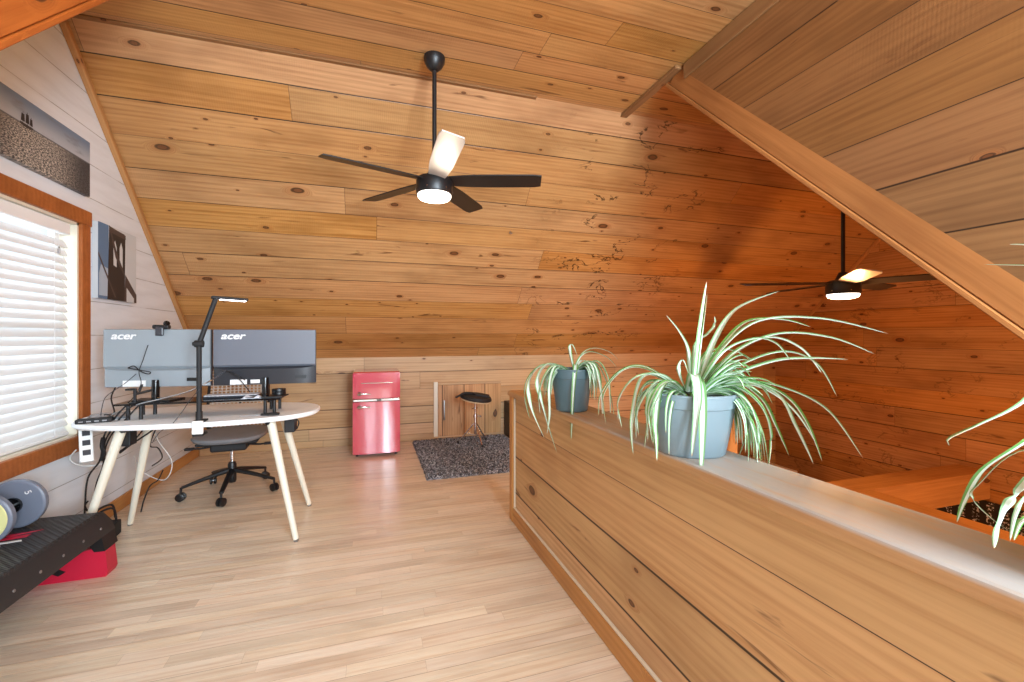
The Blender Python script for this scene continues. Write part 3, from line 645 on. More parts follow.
# backrest: frame and woven mesh
bx, by0 = .225, .255
def bpt(u, v):  # u -1..1, v 0..1
    return Vector((u*(bx-.015*v), by0 - .045*(1-u*u)*-1 + .055*v + .02*math.sin(v*math.pi)*-1, .45+.52*v))
bm = bmesh.new(); ed = [bpt(-1,.04),bpt(-1,.3),bpt(-1,.6),bpt(-.97,.94),bpt(-.8,1),bpt(0,1.01),bpt(.8,1),bpt(.97,.94),bpt(1,.6),bpt(1,.3),bpt(1,.04),bpt(.8,0),bpt(0,-.01),bpt(-.8,0),bpt(-1,.04)]
tube(bm, ed, .011, 10, 5); tube(bm, [(0,.13,.37),(0,.27,.38),(0,.315,.44),bpt(0,.12)+Vector((0,.012,0)),bpt(0,.5)+Vector((0,.012,0))], .018, 10, 5); obj('back_frame', bm, blackm, ch, True)
bm = bmesh.new()
for i in range(1, 15): u = -1+2*i/15; tube(bm, [bpt(u, v/8) for v in range(9)], .0062, 5)
for j in range(1, 22): v = j/22; tube(bm, [bpt(-1+u/4, v) for u in range(9)], .0048, 5)
obj('back_mesh', bm, principled('mesh_weave', (222,218,212), .6), ch, True, 'open woven grey mesh')

# ------------------------------------------------------------------ red fridge
fr = thing('mini_fridge', 'red two door retro mini fridge against the board wall', 'fridge', (.045, 4.60, 0), math.radians(-.5))
bm = bmesh.new(); box(bm, -.232, .232, .055, .535, .02, .855, .018, 3); obj('body', bm, redf, fr)
def fdoor(name, z0, z1):
    bm = bmesh.new(); N = 16; A = []
    for i in range(N+1):
        x = -.228+.456*i/N; y = .0+.012*abs(2*i/N-1)**2.2; A.append((x, y))
    A = [(-.228,.052)]+A+[(.228,.052)]
    prism(bm, A, z0, z1); bmesh.ops.bevel(bm, geom=[e for e in bm.edges if abs(e.verts[0].co.z-e.verts[1].co.z) < 1e-6 and e.verts[0].co.y < .03 and e.verts[1].co.y < .03], offset=.008, segments=3, affect='EDGES', profile=.5)
    return obj(name, bm, redf_glare, fr, True)
d1 = fdoor('freezer_door', .592, .848); d2 = fdoor('lower_door', .035, .558)
bm = bmesh.new(); box(bm, -.226, .226, -.006, .05, .562, .588, .006, 2); obj('trim_band', bm, chrome, fr)
bm = bmesh.new(); box(bm, .0, .045, -.009, -.005, .568, .582, .001, 1); obj('badge', bm, darkgrey, fr)
bm = bmesh.new(); box(bm, -.15, .16, -.005, .006, .742, .752, .004, 2); obj('trim_bar', bm, chrome, d1)
for d, z in ((d1, .640), (d2, .508)):
    bm = bmesh.new(); lathe(bm, [(0,0),(.02,.0),(.02,.008),(.014,.014),(0,.016)], 18, Matrix.Translation((-.165,.004,z)) @ Matrix.Rotation(math.pi/2, 4, 'X'), 1); tube(bm, [(-.178,-.014,z),(-.13,-.026,z+.003),(-.06,-.020,z-.001)], [.014,.010,.005], 10, 4); obj('handle', bm, [chrome, darkgrey], d, True, 'chrome latch handle')
for x in (-.19,.19):
    for y in (.09,.49): bm = bmesh.new(); tube(bm, [(x,y,0),(x,y,.022)], .014, 10); obj('foot', bm, blackm, fr)
# ------------------------------------------------------------------ rug, hatch, stool
def rug_mat():
    t = NT('shag_grey'); tc = t.new('ShaderNodeTexCoord').outputs['Object']
    n = t.noise(tc, 42, 5, .75); n2 = t.noise(tc, 120, 2)
    col = t.ramp(t.math('MULTIPLY_ADD', n2, .5, t.math('MULTIPLY', n, .55)), [(.42, lin((26,27,31))), (.52, lin((84,86,92))), (.6, lin((190,192,198)))])
    t.l.new(col, t.b.inputs['Base Color']); t.b.inputs['Roughness'].default_value = 1; return t.m
bm = bmesh.new(); nx, ny = 90, 90; X0, X1, Y0, Y1 = .44, 1.53, 3.72, 5.10
rn = random.Random(3); g = []
for i in range(nx+1):
    row = []
    for j in range(ny+1):
        e = 0 if i in (0,nx) or j in (0,ny) else 1
        row.append(bm.verts.new((X0+(X1-X0)*i/nx+(rn.uniform(-.006,.006)), Y0+(Y1-Y0)*j/ny+rn.uniform(-.006,.006), .004+e*rn.uniform(.008,.030))))
    g.append(row)
for i in range(nx):
    for j in range(ny): bm.faces.new((g[i][j],g[i+1][j],g[i+1][j+1],g[i][j+1]))
bd = [e for e in bm.edges if e.is_boundary]; r = bmesh.ops.extrude_edge_only(bm, edges=bd)
for v in r['geom']:
    if isinstance(v, bmesh.types.BMVert): v.co.z = .0005
tag(obj('rug', bm, rug_mat()), 'dark grey shaggy rug on the floor under the chrome stool', 'rug')
hx0, hx1, hz = .745, 1.52, .635
dr = thing('door_1', 'low board hatch door in the back knee wall behind the stool', 'door', (hx0, YB, .03)); dr['kind'] = 'structure'
M_hatch = wood('pine_hatch', (208,160,108), (160,108,66), board=.26, v0=.05, seg=9, knots=.2, rough=.5, saw=0, var=.1)
bm = bmesh.new(); box(bm, 0, hz-.03, -(hx1-hx0), 0, 0, .018, .003, 1); o = obj('hatch_panel', bm, M_hatch, dr); o.matrix_local = frame((0,-.001,0), (0,0,1), (-1,0,0))
bm = bmesh.new(); box(bm, -.05, -.004, -.022, -.001, 0, hz+.01, .003, 1); obj('hatch_frame', bm, cream, dr); bm = bmesh.new(); box(bm, -.004, hx1-hx0, -.02, -.001, hz-.028, hz-.004, .003, 1); obj('hatch_frame', bm, M_knee, dr)
bm = bmesh.new(); tube(bm, [(.07,-.03,.20),(.07,-.035,.22),(.07,-.035,.40),(.07,-.03,.42)], .009, 8, 3); tube(bm, [(.07,-.018,.21),(.07,-.034,.21)], .006, 8); tube(bm, [(.07,-.018,.41),(.07,-.034,.41)], .006, 8); obj('handle', bm, steel, dr, True, 'grey metal pull handle')
# dark recess panel right of the hatch
bm = bmesh.new(); box(bm, 1.56, 1.78, 4.72, 5.18, .0, .42, .004, 1)
for z in (.15, .28): box(bm, 1.555, 1.561, 4.74, 5.16, z, z+.006)
tag(obj('dark_cabinet', bm, principled('dark_brown', (44,28,20), .5)), 'low dark brown cabinet at the far wall, half hidden by the half wall', 'cabinet')
st_l = thing('drum_stool', 'round black padded stool on a chrome tripod, standing on the rug', 'stool', (1.09, 4.72, .0345))
bm = bmesh.new(); Mt = Matrix.Translation((0,0,.47)) @ Matrix.Rotation(math.radians(8), 4, 'Y') @ Matrix.Rotation(math.radians(6), 4, 'X')
lathe(bm, [(0,.0),(.15,0),(.17,.006),(.172,.02)], 36, Mt, 1); lathe(bm, [(.172,.02),(.178,.032),(.165,.058),(.09,.068),(0,.066)], 36, Mt, 0); obj('seat', bm, [blackm, principled('tan_trim', (206,178,140), .6)], st_l, True)
bm = bmesh.new(); prism(bm, [(-.02,-.05),(.12,-.07),(.15,.0),(.02,.06),(-.06,.03)], .063, .083, Mt); tube(bm, [Mt @ Vector((-.05,0,.075)), Mt @ Vector((-.14,-.01,.07)), Mt @ Vector((-.215,-.03,.03)), Mt @ Vector((-.235,-.03,.022))], [.012,.011,.010,.008], 8, 4); obj('seat_cover', bm, blackm, st_l)
bm = bmesh.new(); tube(bm, [(0,0,.10),(0,0,.31)], .0155, 14); tube(bm, [(0,0,.28),(0,0,.47)], .011, 14); tube(bm, [(0,0,.455),(0,0,.475)], .045, 16); obj('post', bm, chrome, st_l, True)
bm = bmesh.new(); tube(bm, [(0,0,.285),(0,0,.315)], .024, 14); tube(bm, [(.0,0,.30),(.05,-.01,.30)], .006, 8); box(bm, .045, .06, -.03, .012, .29, .31, .003, 1); obj('height_clamp', bm, chrome, st_l, True); bm = bmesh.new(); tube(bm, [(0,0,.38),(0,0,.40)], .02, 14); tube(bm, [(0,0,.39),(-.04,-.02,.385)], .006, 8); obj('height_clamp', bm, chrome, st_l, True)
for k in range(3):
    a = math.radians(-80+120*k); d = Vector((math.cos(a), math.sin(a), 0))
    bm = bmesh.new(); tube(bm, [d*.016+Vector((0,0,.22)), d*.19+Vector((0,0,.012))], .0065, 8); tube(bm, [d*.014+Vector((0,0,.09)), d*.105+Vector((0,0,.115))], .005, 8); lg = obj('leg', bm, chrome, st_l, True)
    bm = bmesh.new(); lathe(bm, [(0,-.012),(.012,-.012),(.013,.0),(.009,.014),(0,.016)], 12, Matrix.Translation(d*.192+Vector((0,0,.012)))); obj('rubber_foot', bm, blackm, lg, True)

# ------------------------------------------------------------------ step platform, dumbbell, box on the floor
sp_ = thing('step_platform', 'black exercise step platform with red risers along the white wall', 'step platform', (-1.485, 2.18, 0))
hwid, hl = .19, .66; zb, zt = .205, .325
bm = bmesh.new()
# long deck: cross-section slopes out at the sides, ends rounded down
def sect(y, sq):   # ring of the deck at y, sq lowers the top at the rounded ends
    return [(-hwid, y, zb), (-hwid+.006, y, zt-.03-sq), (-hwid+.03, y, zt-sq), (hwid-.03, y, zt-sq), (hwid-.006, y, zt-.03-sq), (hwid, y, zb)]
ys = [-hl, -hl+.012, -hl+.04, -hl+.09, hl-.09, hl-.04, hl-.012, hl]; qs = [.085,.05,.02,0,0,.02,.05,.085]
R_ = [[bm.verts.new(p) for p in sect(y, q*.9)] for y, q in zip(ys, qs)]
for a, b in zip(R_, R_[1:]):
    for i in range(6): bm.faces.new((a[i], a[(i+1)%6], b[(i+1)%6], b[i]))
bm.faces.new(R_[0]); bm.faces.new(R_[-1][::-1])
def grip():
    t = NT('rubber_grip'); tc = t.new('ShaderNodeTexCoord').outputs['Object']; sp = t.new('ShaderNodeSeparateXYZ'); t.l.new(tc, sp.inputs[0])
    a = t.math('SINE', t.math('MULTIPLY', sp.outputs[0], 210)); b = t.math('SINE', t.math('MULTIPLY', sp.outputs[1], 210)); h = t.math('MULTIPLY', t.math('MULTIPLY', a, b), t.step(sp.outputs[2], .31, .32))
    bp = t.new('ShaderNodeBump'); bp.inputs['Strength'].default_value = .8; bp.inputs['Distance'].default_value = .006; t.l.new(h, bp.inputs['Height']); t.l.new(bp.outputs[0], t.b.inputs['Normal'])
    t.b.inputs['Base Color'].default_value = lin((40,40,42)); t.b.inputs['Roughness'].default_value = .5; return t.m
obj('deck', bm, grip(), sp_, True)
for i in range(9):
    y = hl-.12-i*.14; bm = bmesh.new(); lathe(bm, [(0,.004),(.006,.003),(.007,0)], 10, Matrix.Translation((hwid-.004, y, zb+.045)) @ Matrix.Rotation(math.pi/2-.1, 4, 'Y')); obj('screw', bm, steel, sp_, True)
bm = bmesh.new()
for k, q in enumerate(([(-.12,.30),(.02,.33),(.02,.36),(-.06,.35),(.04,.40),(-.11,.37),(-.04,.345),(-.12,.33)], [(-.14,.22),(-.02,.25),(-.03,.265),(-.14,.24)], [(-.12,.26),(.03,.285),(.02,.30),(-.12,.28)])): prism(bm, q, zt-.001, zt+.0015, None, 0 if k == 0 else 1)
obj('deck_logo', bm, [redp, logo_white], sp_)
for sgn in (1, -1):
    bm = bmesh.new(); y = sgn*(hl-.06)
    o_ = [(-hwid+.03,zb+.004),(-hwid-.03+.01,0),(hwid+.006,0),(hwid-.022,zb+.004)]
    out = [(-.175,0),(.20,0),(.208,.02),(.196,.14),(.15,.15),(.03,.12),(-.08,.13),(-.12,.15),(-.19,.14),(-.18,.02)]
    prism(bm, out, -.045, .045, Matrix.Translation((0,y,0)) @ Matrix.Rotation(math.pi/2, 4, 'X')); 
    rs = obj('riser', bm, redp, sp_, False, 'red plastic riser'); bm = bmesh.new()
    for x in (-.16,.172): bm = bmesh.new(); q_ = math.copysign(1, x); prism(bm, [(q_*.115,.21),(q_*.186,.21),(q_*.203,.135),(q_*.158,.135)], -.058, .058, Matrix.Translation((0,y,0)) @ Matrix.Rotation(math.pi/2, 4, 'X')); obj('deck_foot', bm, black, sp_)
    bm = bmesh.new(); prism(bm, [(-.03,.05),(0,.068),(.03,.05),(0,.032)], .0452, .047, Matrix.Translation((.01,y,0)) @ Matrix.Rotation(math.pi/2, 4, 'X')); obj('diamond_slot', bm, black, rs)
db = thing('dumbbell', 'grey dumbbell with big round plates resting on the black step platform', 'dumbbell', (-1.578, 2.545, zt+.113))
plate_m = principled('grey_vinyl', (112,120,136), .4); yel = principled('yellow_disc', (216,214,150), .45)
bm = bmesh.new(); tube(bm, [(0,-.085,0),(0,.085,0)], .022, 18); tube(bm, [(0,.06,0),(0,.074,0)], .036, 18); tube(bm, [(0,-.074,0),(0,-.06,0)], .036, 18); obj('handle', bm, blackgl, db, True)
for y, mm in ((.10, None), (-.10, yel)):
    bm = bmesh.new(); lathe(bm, [(0,-.016),(.099,-.016),(.107,-.015),(.112,-.010),(.112,.010),(.107,.015),(.099,.016),(0,.016)], 44, Matrix.Translation((0,y,0)) @ Matrix.Rotation(math.pi/2, 4, 'X')); pl = obj('plate', bm, plate_m, db, True)
    bm = bmesh.new()
    if mm: lathe(bm, [(0,.0192),(.095,.0192),(.098,.0155)], 40, Matrix.Translation((0,y,0)) @ Matrix.Rotation(math.pi/2, 4, 'X')); obj('plate_disc', bm, yel, pl, True, 'pale yellow disc'); bm = bmesh.new(); lathe(bm, [(0,.024),(.012,.023),(.014,.019)], 16, Matrix.Translation((0,y,0)) @ Matrix.Rotation(math.pi/2, 4, 'X')); obj('end_cap', bm, logo_white, pl, True)
    else: text('numeral', '5', .036, Matrix.Translation((.048, y-.0166, .052)) @ Matrix.Rotation(math.radians(70), 4, 'Y') @ Matrix.Rotation(math.pi/2, 4, 'X'), logo_white, pl, .0006)
pb = thing('power_box', 'black box with cable loops on the floor by the left desk leg', 'power box', (-1.545, 3.17, 0), math.radians(5))
bm = bmesh.new(); box(bm, -.075, .075, -.15, .15, 0, .085, .006, 2); obj('case', bm, blackm, pb)
for k, (x, y) in enumerate(((-.03,-.05),(.02,.02),(-.01,.09))):
    bm = bmesh.new(); tube(bm, [(x,y,.084),(x-.02,y+.02,.16),(x+.03,y+.08,.17),(x+.04,y+.10,.084)], .006, 8, 6); obj('cable_loop', bm, blackm, pb, True)
# ------------------------------------------------------------------ spider plants
def leaf_mat():
    t = NT('spider_leaf'); uv = t.new('ShaderNodeUVMap').outputs[0]; sp = t.new('ShaderNodeSeparateXYZ'); t.l.new(uv, sp.inputs[0]); a, b = sp.outputs[0], sp.outputs[1]
    c = t.math('ABSOLUTE', t.math('SUBTRACT', a, .5))
    n = t.noise(t.vec(t.math('MULTIPLY', a, 22), t.math('MULTIPLY', b, 1.2), 0), 1, 3)
    sel = t.math('FLOOR', b); rnd = t.white(sel, '1D')[0]
    wdt = t.math('MULTIPLY_ADD', rnd, .16, .20)
    m = t.step(t.math('ADD', c, t.math('MULTIPLY', t.math('SUBTRACT', n, .5), .12)), t.math('SUBTRACT', wdt, .03), t.math('ADD', wdt, .03))
    gr = t.mix(rnd, lin((104,160,74)), lin((146,194,142))); wh = t.mix(n, lin((232,242,232)), lin((214,234,216)))
    col = t.mix(m, wh, gr)
    dead = t.math('MULTIPLY', t.step(t.math('FRACT', b), .955, .99), .9); col = t.mix(dead, col, lin((196,158,118)))
    t.l.new(col, t.b.inputs['Base Color']); t.b.inputs['Roughness'].default_value = .38
    tl = t.new('ShaderNodeBsdfTranslucent'); t.l.new(col, tl.inputs[0]); mx = t.new('ShaderNodeMixShader'); mx.inputs[0].default_value = .22
    t.l.new(t.b.outputs[0], mx.inputs[1]); t.l.new(tl.outputs[0], mx.inputs[2]); t.l.new(mx.outputs[0], t.n['Material Output'].inputs[0]); return t.m
M_leaf = leaf_mat()
def leaf(bm, uvl, pts, wd, k, fold=.28, n=7):
    pts = spline(pts, n); N = len(pts); prev = None; side = None; wd *= 1.5
    for i, p in enumerate(pts):
        d = (pts[min(i+1,N-1)]-pts[max(i-1,0)]).normalized(); s_ = d.cross(Vector((0,0,1)))
        if s_.length < .12: s_ = side if side is not None else d.orthogonal()
        s_ = s_.normalized()
        if side is not None and s_.dot(side) < 0: s_ = -s_
        if side is not None: s_ = (s_*.5+side*.5).normalized()
        side = s_; up = s_.cross(d)
        if up.z < 0: up = -up
        q = i/(N-1); ww = wd*.5*(min(1, .62+q*1.6))*(1-q**3.2)**.8 + .0004
        row = []
        for f in (-1,-.5,0,.5,1): row.append(bm.verts.new(p+s_*ww*f+up*ww*fold*(abs(f)*2-.6)))
        if prev:
            for j in range(4):
                fc = bm.faces.new((prev[j],prev[j+1],row[j+1],row[j]))
                for lp_, (jj, qq) in zip(fc.loops, ((j,qp),(j+1,qp),(j+1,q),(j,q))): lp_[uvl].uv = (jj/4, k+qq*.999)
        prev, qp = row, q
def pot(root, r, h, mat):
    bm = bmesh.new(); rb = r*.74
    lathe(bm, [(0,0),(rb-.006,0),(rb,.005),(rb+(r*.93-rb)*.55,h*.42),(r*.92,h*.74),(r*.93,h*.77),(r*.965,h*.785),(r*.985,h*.96),(r,h*.965),(r,h*.99),(r*.985,h),(r*.94,h),(r*.92,h*.96),(r*.9,h*.85),(0,h*.85)], 48); obj('pot', bm, mat, root, True)
    bm = bmesh.new(); lathe(bm, [(r*.9,h*.86),(r*.6,h*.885),(0,h*.90)], 32); obj('soil', bm, soil, root, True)
def plant(label, loc, r, h, mat, leaves, extra, seed):
    """leaves: runs of (right, up, toward-the-viewer) offsets in metres from the soil centre; right runs along the room's view"""
    root = thing('spider_plant', label, 'potted plant', loc, 0, 'spider plants on the half wall'); pot(root, r, h, mat)
    bm = bmesh.new(); uvl = bm.loops.layers.uv.new('UVMap'); rg = random.Random(seed); A = Vector((ct,-st,0)); D = Vector((-st,-ct,0)); O = Vector((0,0,h*.9)); k = 0
    for wd, run in leaves:
        leaf(bm, uvl, [O+A*a+Vector((0,0,c))+D*d for a, c, d in run], wd, k); k += 1
    for az, el, ln, droop, wd in extra(rg):
        d = Vector((math.cos(az)*A.x+math.sin(az)*D.x, math.cos(az)*A.y+math.sin(az)*D.y, 0)); run = []; xe = .02+ln*math.cos(el)*(1-.25*droop); kx = max(1, (r+.03)/xe)
        for i in range(6):
            q = i/5; x = kx*(.02+ln*(q*math.cos(el)*(1-.25*q*q*droop))); z = ln*q*math.sin(el) - droop*ln*q**2.3*.75
            run.append(O + d*x + Vector((0,0,z)))
        leaf(bm, uvl, run, wd, k); k += 1
    obj('foliage', bm, M_leaf, root, True); return root
# the larger plant: metres from the soil centre, read from its leaves
def px(b, pts, sc, wd, dz=(0,0,0,0,0)):
    return (wd, [((x-b[0])/sc, -(y-b[1])/sc, z) for (x, y), z in zip(pts, dz)])
B = (697, 392); S = 330
big = [px(B, [(698,388),(700,347),(707,273)], S, .020, (.02,.03,.05)), px(B, [(703,386),(708,340),(715,283)], S, .014, (.0,.0,.0)),
 px(B, [(704,386),(730,335),(762,298),(815,277)], S, .016, (0,-.05,-.09,-.12)), px(B, [(704,386),(728,345),(765,313),(820,311),(876,326)], S, .016, (0,.0,.02,.06,.1)),
 px(B, [(702,386),(735,342),(772,312),(815,310),(850,318)], S, .014, (0,-.04,-.08,-.1,-.12)), px(B, [(706,386),(740,345),(780,326),(825,330),(863,346)], S, .015, (0,.02,.05,.08,.1)),
 px(B, [(706,387),(745,350),(790,330),(830,342),(858,370)], S, .013, (0,-.03,-.06,-.08,-.1)), px(B, [(708,387),(745,358),(782,344),(808,355),(826,387)], S, .013, (0,.03,.06,.09,.1)),
 px(B, [(712,385),(735,368),(770,353),(800,350),(837,351)], S, .018, (0,.04,.08,.1,.1)), px(B, [(700,386),(707,340),(722,326),(730,318),(730,307)], S, .011, (0,-.03,-.04,-.05,-.05)),
 px(B, [(697,384),(692,345),(682,325),(667,307)], S, .009, (0,.02,.03,.04)), px(B, [(704,386),(722,345),(745,331),(762,335),(776,351)], S, .014, (0,.06,.1,.12,.12)),
 px(B, [(702,386),(718,352),(742,343),(765,346),(790,358)], S, .012, (0,-.05,-.1,-.12,-.13)),
 px(B, [(692,386),(687,366),(684,390),(678,441)], S, .019, (.02,.10,.148,.152)), px(B, [(695,386),(690,372),(688,400),(686,459)], S, .020, (.02,.11,.150,.156)),
 px(B, [(690,385),(681,366),(684,353),(690,372)], S, .008, (.02,.03,.04,.05)),
 px(B, [(706,386),(752,376),(785,381),(822,402),(854,448)], S, .014, (0,.03,.06,.08,.09)), px(B, [(706,386),(755,380),(788,388),(820,412),(846,451)], S, .013, (0,-.03,-.05,-.06,-.06)),
 px(B, [(706,386),(745,373),(778,386),(798,412),(814,451)], S, .016, (0,.05,.08,.09,.09)), px(B, [(706,386),(740,374),(768,385),(783,415),(801,452)], S, .018, (0,.06,.1,.11,.11)),
 px(B, [(706,386),(738,375),(765,392),(780,420),(794,451)], S, .016, (0,.02,.03,.03,.03)), px(B, [(706,386),(735,376),(757,392),(768,422),(769,460)], S, .013, (0,-.02,-.03,-.03,-.02)),
 px(B, [(706,386),(732,378),(752,396),(760,425),(757,461)], S, .017, (0,.06,.1,.11,.11)), px(B, [(706,386),(728,379),(745,398),(750,425),(746,458)], S, .016, (0,.05,.08,.1,.1)),
 px(B, [(706,386),(728,380),(748,392),(754,418),(741,457)], S, .013, (0,.0,.02,.03,.03)),
 px(B, [(690,386),(662,368),(640,372),(630,410),(630,446)], S, .013, (0,.04,.06,.07,.08)), px(B, [(690,386),(668,375),(656,385),(650,415),(651,450)], S, .016, (0,.05,.08,.1,.1)),
 px(B, [(688,386),(655,364),(630,366),(610,392),(612,424)], S, .010, (0,-.03,-.05,-.05,-.05)), px(B, [(688,386),(652,361),(625,364),(604,388),(601,412)], S, .009, (0,.0,.0,.0,.0)),
 px(B, [(688,386),(660,370),(638,376),(624,400),(627,426)], S, .010, (0,-.02,-.03,-.03,-.02)), px(B, [(688,386),(664,374),(648,384),(636,405),(637,428)], S, .009, (0,.03,.05,.06,.06)),
 px(B, [(688,386),(666,376),(652,390),(643,412),(639,438)], S, .009, (0,.06,.09,.1,.1)), px(B, [(688,386),(658,368),(633,370),(616,390),(615,412)], S, .009, (0,.04,.07,.08,.08)),
 px(B, [(690,386),(668,373),(652,378),(641,400),(645,432)], S, .012, (0,.08,.11,.12,.12))]
def ex_big(rg):
    for i in range(38): yield (rg.uniform(-.95,.95), rg.uniform(.5,1.2), rg.uniform(.20,.34), rg.uniform(.5,1.0), rg.uniform(.010,.015))
    for i in range(16): yield (rg.uniform(2.3,3.9), rg.uniform(.5,.9), rg.uniform(.2,.28), rg.uniform(1.2,1.7), rg.uniform(.007,.012))
    for i in range(34): yield (rg.uniform(-.7,.9), rg.uniform(.3,.65), rg.uniform(.22,.32), rg.uniform(1.2,1.6), rg.uniform(.009,.014))
CT = PZ+.036
plant('big spider plant in a wide blue grey pot midway along the half wall', (.962, 1.145, CT), .138, .190, bluepot, big, ex_big, 5)
B2 = (580, 374); S2 = 203
small = [px(B2, [(582,372),(577,352),(579,346),(584,357)], S2, .011, (.0,.03,.04,.05)), px(B2, [(582,372),(581,366),(578,395),(576,436)], S2, .015, (.02,.09,.118,.12)),
 px(B2, [(578,372),(556,365),(545,382),(552,415),(563,449)], S2, .017, (0,.05,.08,.10,.11)), px(B2, [(578,372),(552,366),(538,380),(538,405),(551,435)], S2, .016, (0,.03,.05,.07,.10)),
 px(B2, [(578,372),(552,366),(536,380),(533,400),(538,420)], S2, .012, (0,.0,.0,.0,.02)), px(B2, [(578,372),(562,366),(551,378),(546,396),(547,412)], S2, .014, (0,.06,.09,.1,.1)),
 px(B2, [(578,372),(562,367),(556,385),(556,412),(553,430),(532,438)], S2, .011, (0,.08,.11,.12,.13)), px(B2, [(584,372),(598,364),(604,385),(606,412),(606,435)], S2, .015, (0,.06,.09,.1,.1)),
 px(B2, [(584,372),(602,364),(613,380),(620,405),(623,431)], S2, .013, (0,.0,.0,.0,.01)), px(B2, [(584,372),(602,362),(612,376),(614,400),(615,422)], S2, .014, (0,.05,.07,.08,.08)),
 px(B2, [(582,372),(592,355),(605,350),(620,354),(629,362)], S2, .009, (0,-.03,-.05,-.05,-.05)), px(B2, [(582,372),(588,358),(597,353),(612,358),(622,368)], S2, .012, (0,.03,.05,.06,.06))]
def ex_small(rg):
    for i in range(36): yield (rg.uniform(-.9,1.1), rg.uniform(.5,1.0), rg.uniform(.17,.27), rg.uniform(1.1,1.6), rg.uniform(.010,.016))
    for i in range(18): yield (rg.uniform(2.4,3.8), rg.uniform(.4,.8), rg.uniform(.17,.24), rg.uniform(1.2,1.6), rg.uniform(.008,.014))
plant('smaller spider plant in a dark blue grey pot near the half wall end', (.935, 1.95, CT), .104, .205, bluepot2, small, ex_small, 11)
# third plant, its pot just outside the picture
Q0 = (1.03, .30, CT)
def near(pts, wd):   # offsets from its soil centre in metres: right, up, toward
    return (wd, pts)
def npx(lst, wd, base=Vector((Q0[0], Q0[1], CT+.17))):
    A = Vector((ct,-st,0)); D = Vector((-st,-ct,0)); out = []
    for x, y, t in lst:
        d = P(x, y, t)-base; out.append((d.dot(A), d.z, d.dot(D)))
    return (wd*.5, [(0,0.0,0)]+out)
nearl = [npx([(1085,352,.62),(1024,403,.68),(980,425,.72),(950,439,.74),(949,446,.74)], .017), npx([(1095,400,.60),(1024,444,.66),(985,470,.70),(966,500,.74),(957,523,.76)], .020), npx([(1090,430,.60),(1024,488,.60),(1008,508,.62),(998,530,.63),(994,549,.64)], .019),
  npx([(1080,440,.58),(1028,496,.62),(1016,515,.64),(1010,541,.66)], .010), npx([(1080,450,.56),(1032,512,.58),(1020,525,.60),(1014,541,.62)], .013),
  npx([(1120,330,.66),(1060,268,.74),(1024,266,.80),(984,265,.86)], .013), npx([(1130,320,.62),(1070,252,.68),(1030,246,.72),(1009,245,.74)], .014), npx([(1030,450,.68),(978,486,.72),(973,500,.72),(990,518,.72),(1010,532,.71)], .006)]
def ex_near(rg):
    for i in range(26): yield (rg.uniform(-1.2,1.3), rg.uniform(.5,1.1), rg.uniform(.2,.32), rg.uniform(.8,1.5), rg.uniform(.010,.016))
plant('near spider plant at the right edge, only its long leaves in view', Q0, .11, .19, bluepot, nearl, ex_near, 21)

# ------------------------------------------------------------------ small things on and around the desk
def cable(pts, r, label, mat=blackm, n=8, grp='cables around the desk'):
    bm = bmesh.new(); tube(bm, pts, r, 6, n); return tag(obj('cable', bm, mat, None, True), label, 'cable', grp)
def dp(x, y, z): return Vector((DX+x, DY+y, z))
wc_ = principled('white_cable', (232,232,230), .4)
# keyboard and things on the shelf
kb = thing('keyboard', 'grey keyboard lying on the shelf under the dark monitor', 'keyboard', (-.83, 3.15, SHZ))
bm = bmesh.new(); box(bm, -.15, .15, -.055, .055, .0, .012, .004, 1); obj('case', bm, darkgrey, kb)
keyc = principled('key_caps', (200,200,204), .5)
bm = bmesh.new()
for r_ in range(5):
    for k in range(14): box(bm, -.145+k*.0208, -.145+k*.0208+.018, .046-r_*.0205-.017, .046-r_*.0205, .012, .018)
ko = obj('key', bm, keyc, kb); ko['kind'] = 'stuff'
sc_ = thing('scissors', 'black handled scissors lying on the white desk top', 'scissors', (-.60, 2.93, DZ), math.radians(6))
for sgn in (1, -1):
    bm = bmesh.new(); tube(bm, [Vector((.0,0,.007))+Vector((.035+.03*math.cos(a), sgn*.017+.014*math.sin(a), 0)) for a in [i*math.pi/6 for i in range(13)]], .005, 8); tube(bm, [(.006,sgn*.014,.007),(-.03,0,.007)], .006, 8); obj('handle', bm, blackm, sc_, True)
    bm = bmesh.new(); prism(bm, [(-.03,.006*sgn),(-.03,-.004*sgn),(-.14,-.002*sgn)], .0045+.001*sgn, .0065+.001*sgn); obj('blade', bm, steel, sc_)
tr_ = thing('tape_roll', 'black roll of tape lying at the right end of the shelf', 'tape', (-.575, 3.155, SHZ))
for k in (0, 1): bm = bmesh.new(); lathe(bm, [(.024,.0+k*.021),(.040,.0+k*.021),(.041,.003+k*.021),(.041,.017+k*.021),(.040,.020+k*.021),(.024,.020+k*.021),(.024,.0+k*.021)], 32); obj('ring', bm, black, tr_, True)
pc = bmesh.new(); rg = random.Random(4); G = [[pc.verts.new((-.755+.022*i, 3.005+.02*j, SHZ+.002+rg.uniform(.0,.022)*(1 if 0<i<5 and 0<j<3 else .1))) for j in range(4)] for i in range(6)]
for i in range(5):
    for j in range(3): pc.faces.new((G[i][j],G[i+1][j],G[i+1][j+1],G[i][j+1]))
po = tag(obj('paper', pc, principled('crumpled_paper', (226,230,240), .7), None, True), 'crumpled white paper on the shelf in front of the keyboard', 'paper')
md = po.modifiers.new('thick', 'SOLIDIFY'); md.thickness = .0012
hp = thing('headphone_stand', 'small black bracket stand on the shelf below the left monitor', 'stand', (-1.285, 3.02, SHZ))
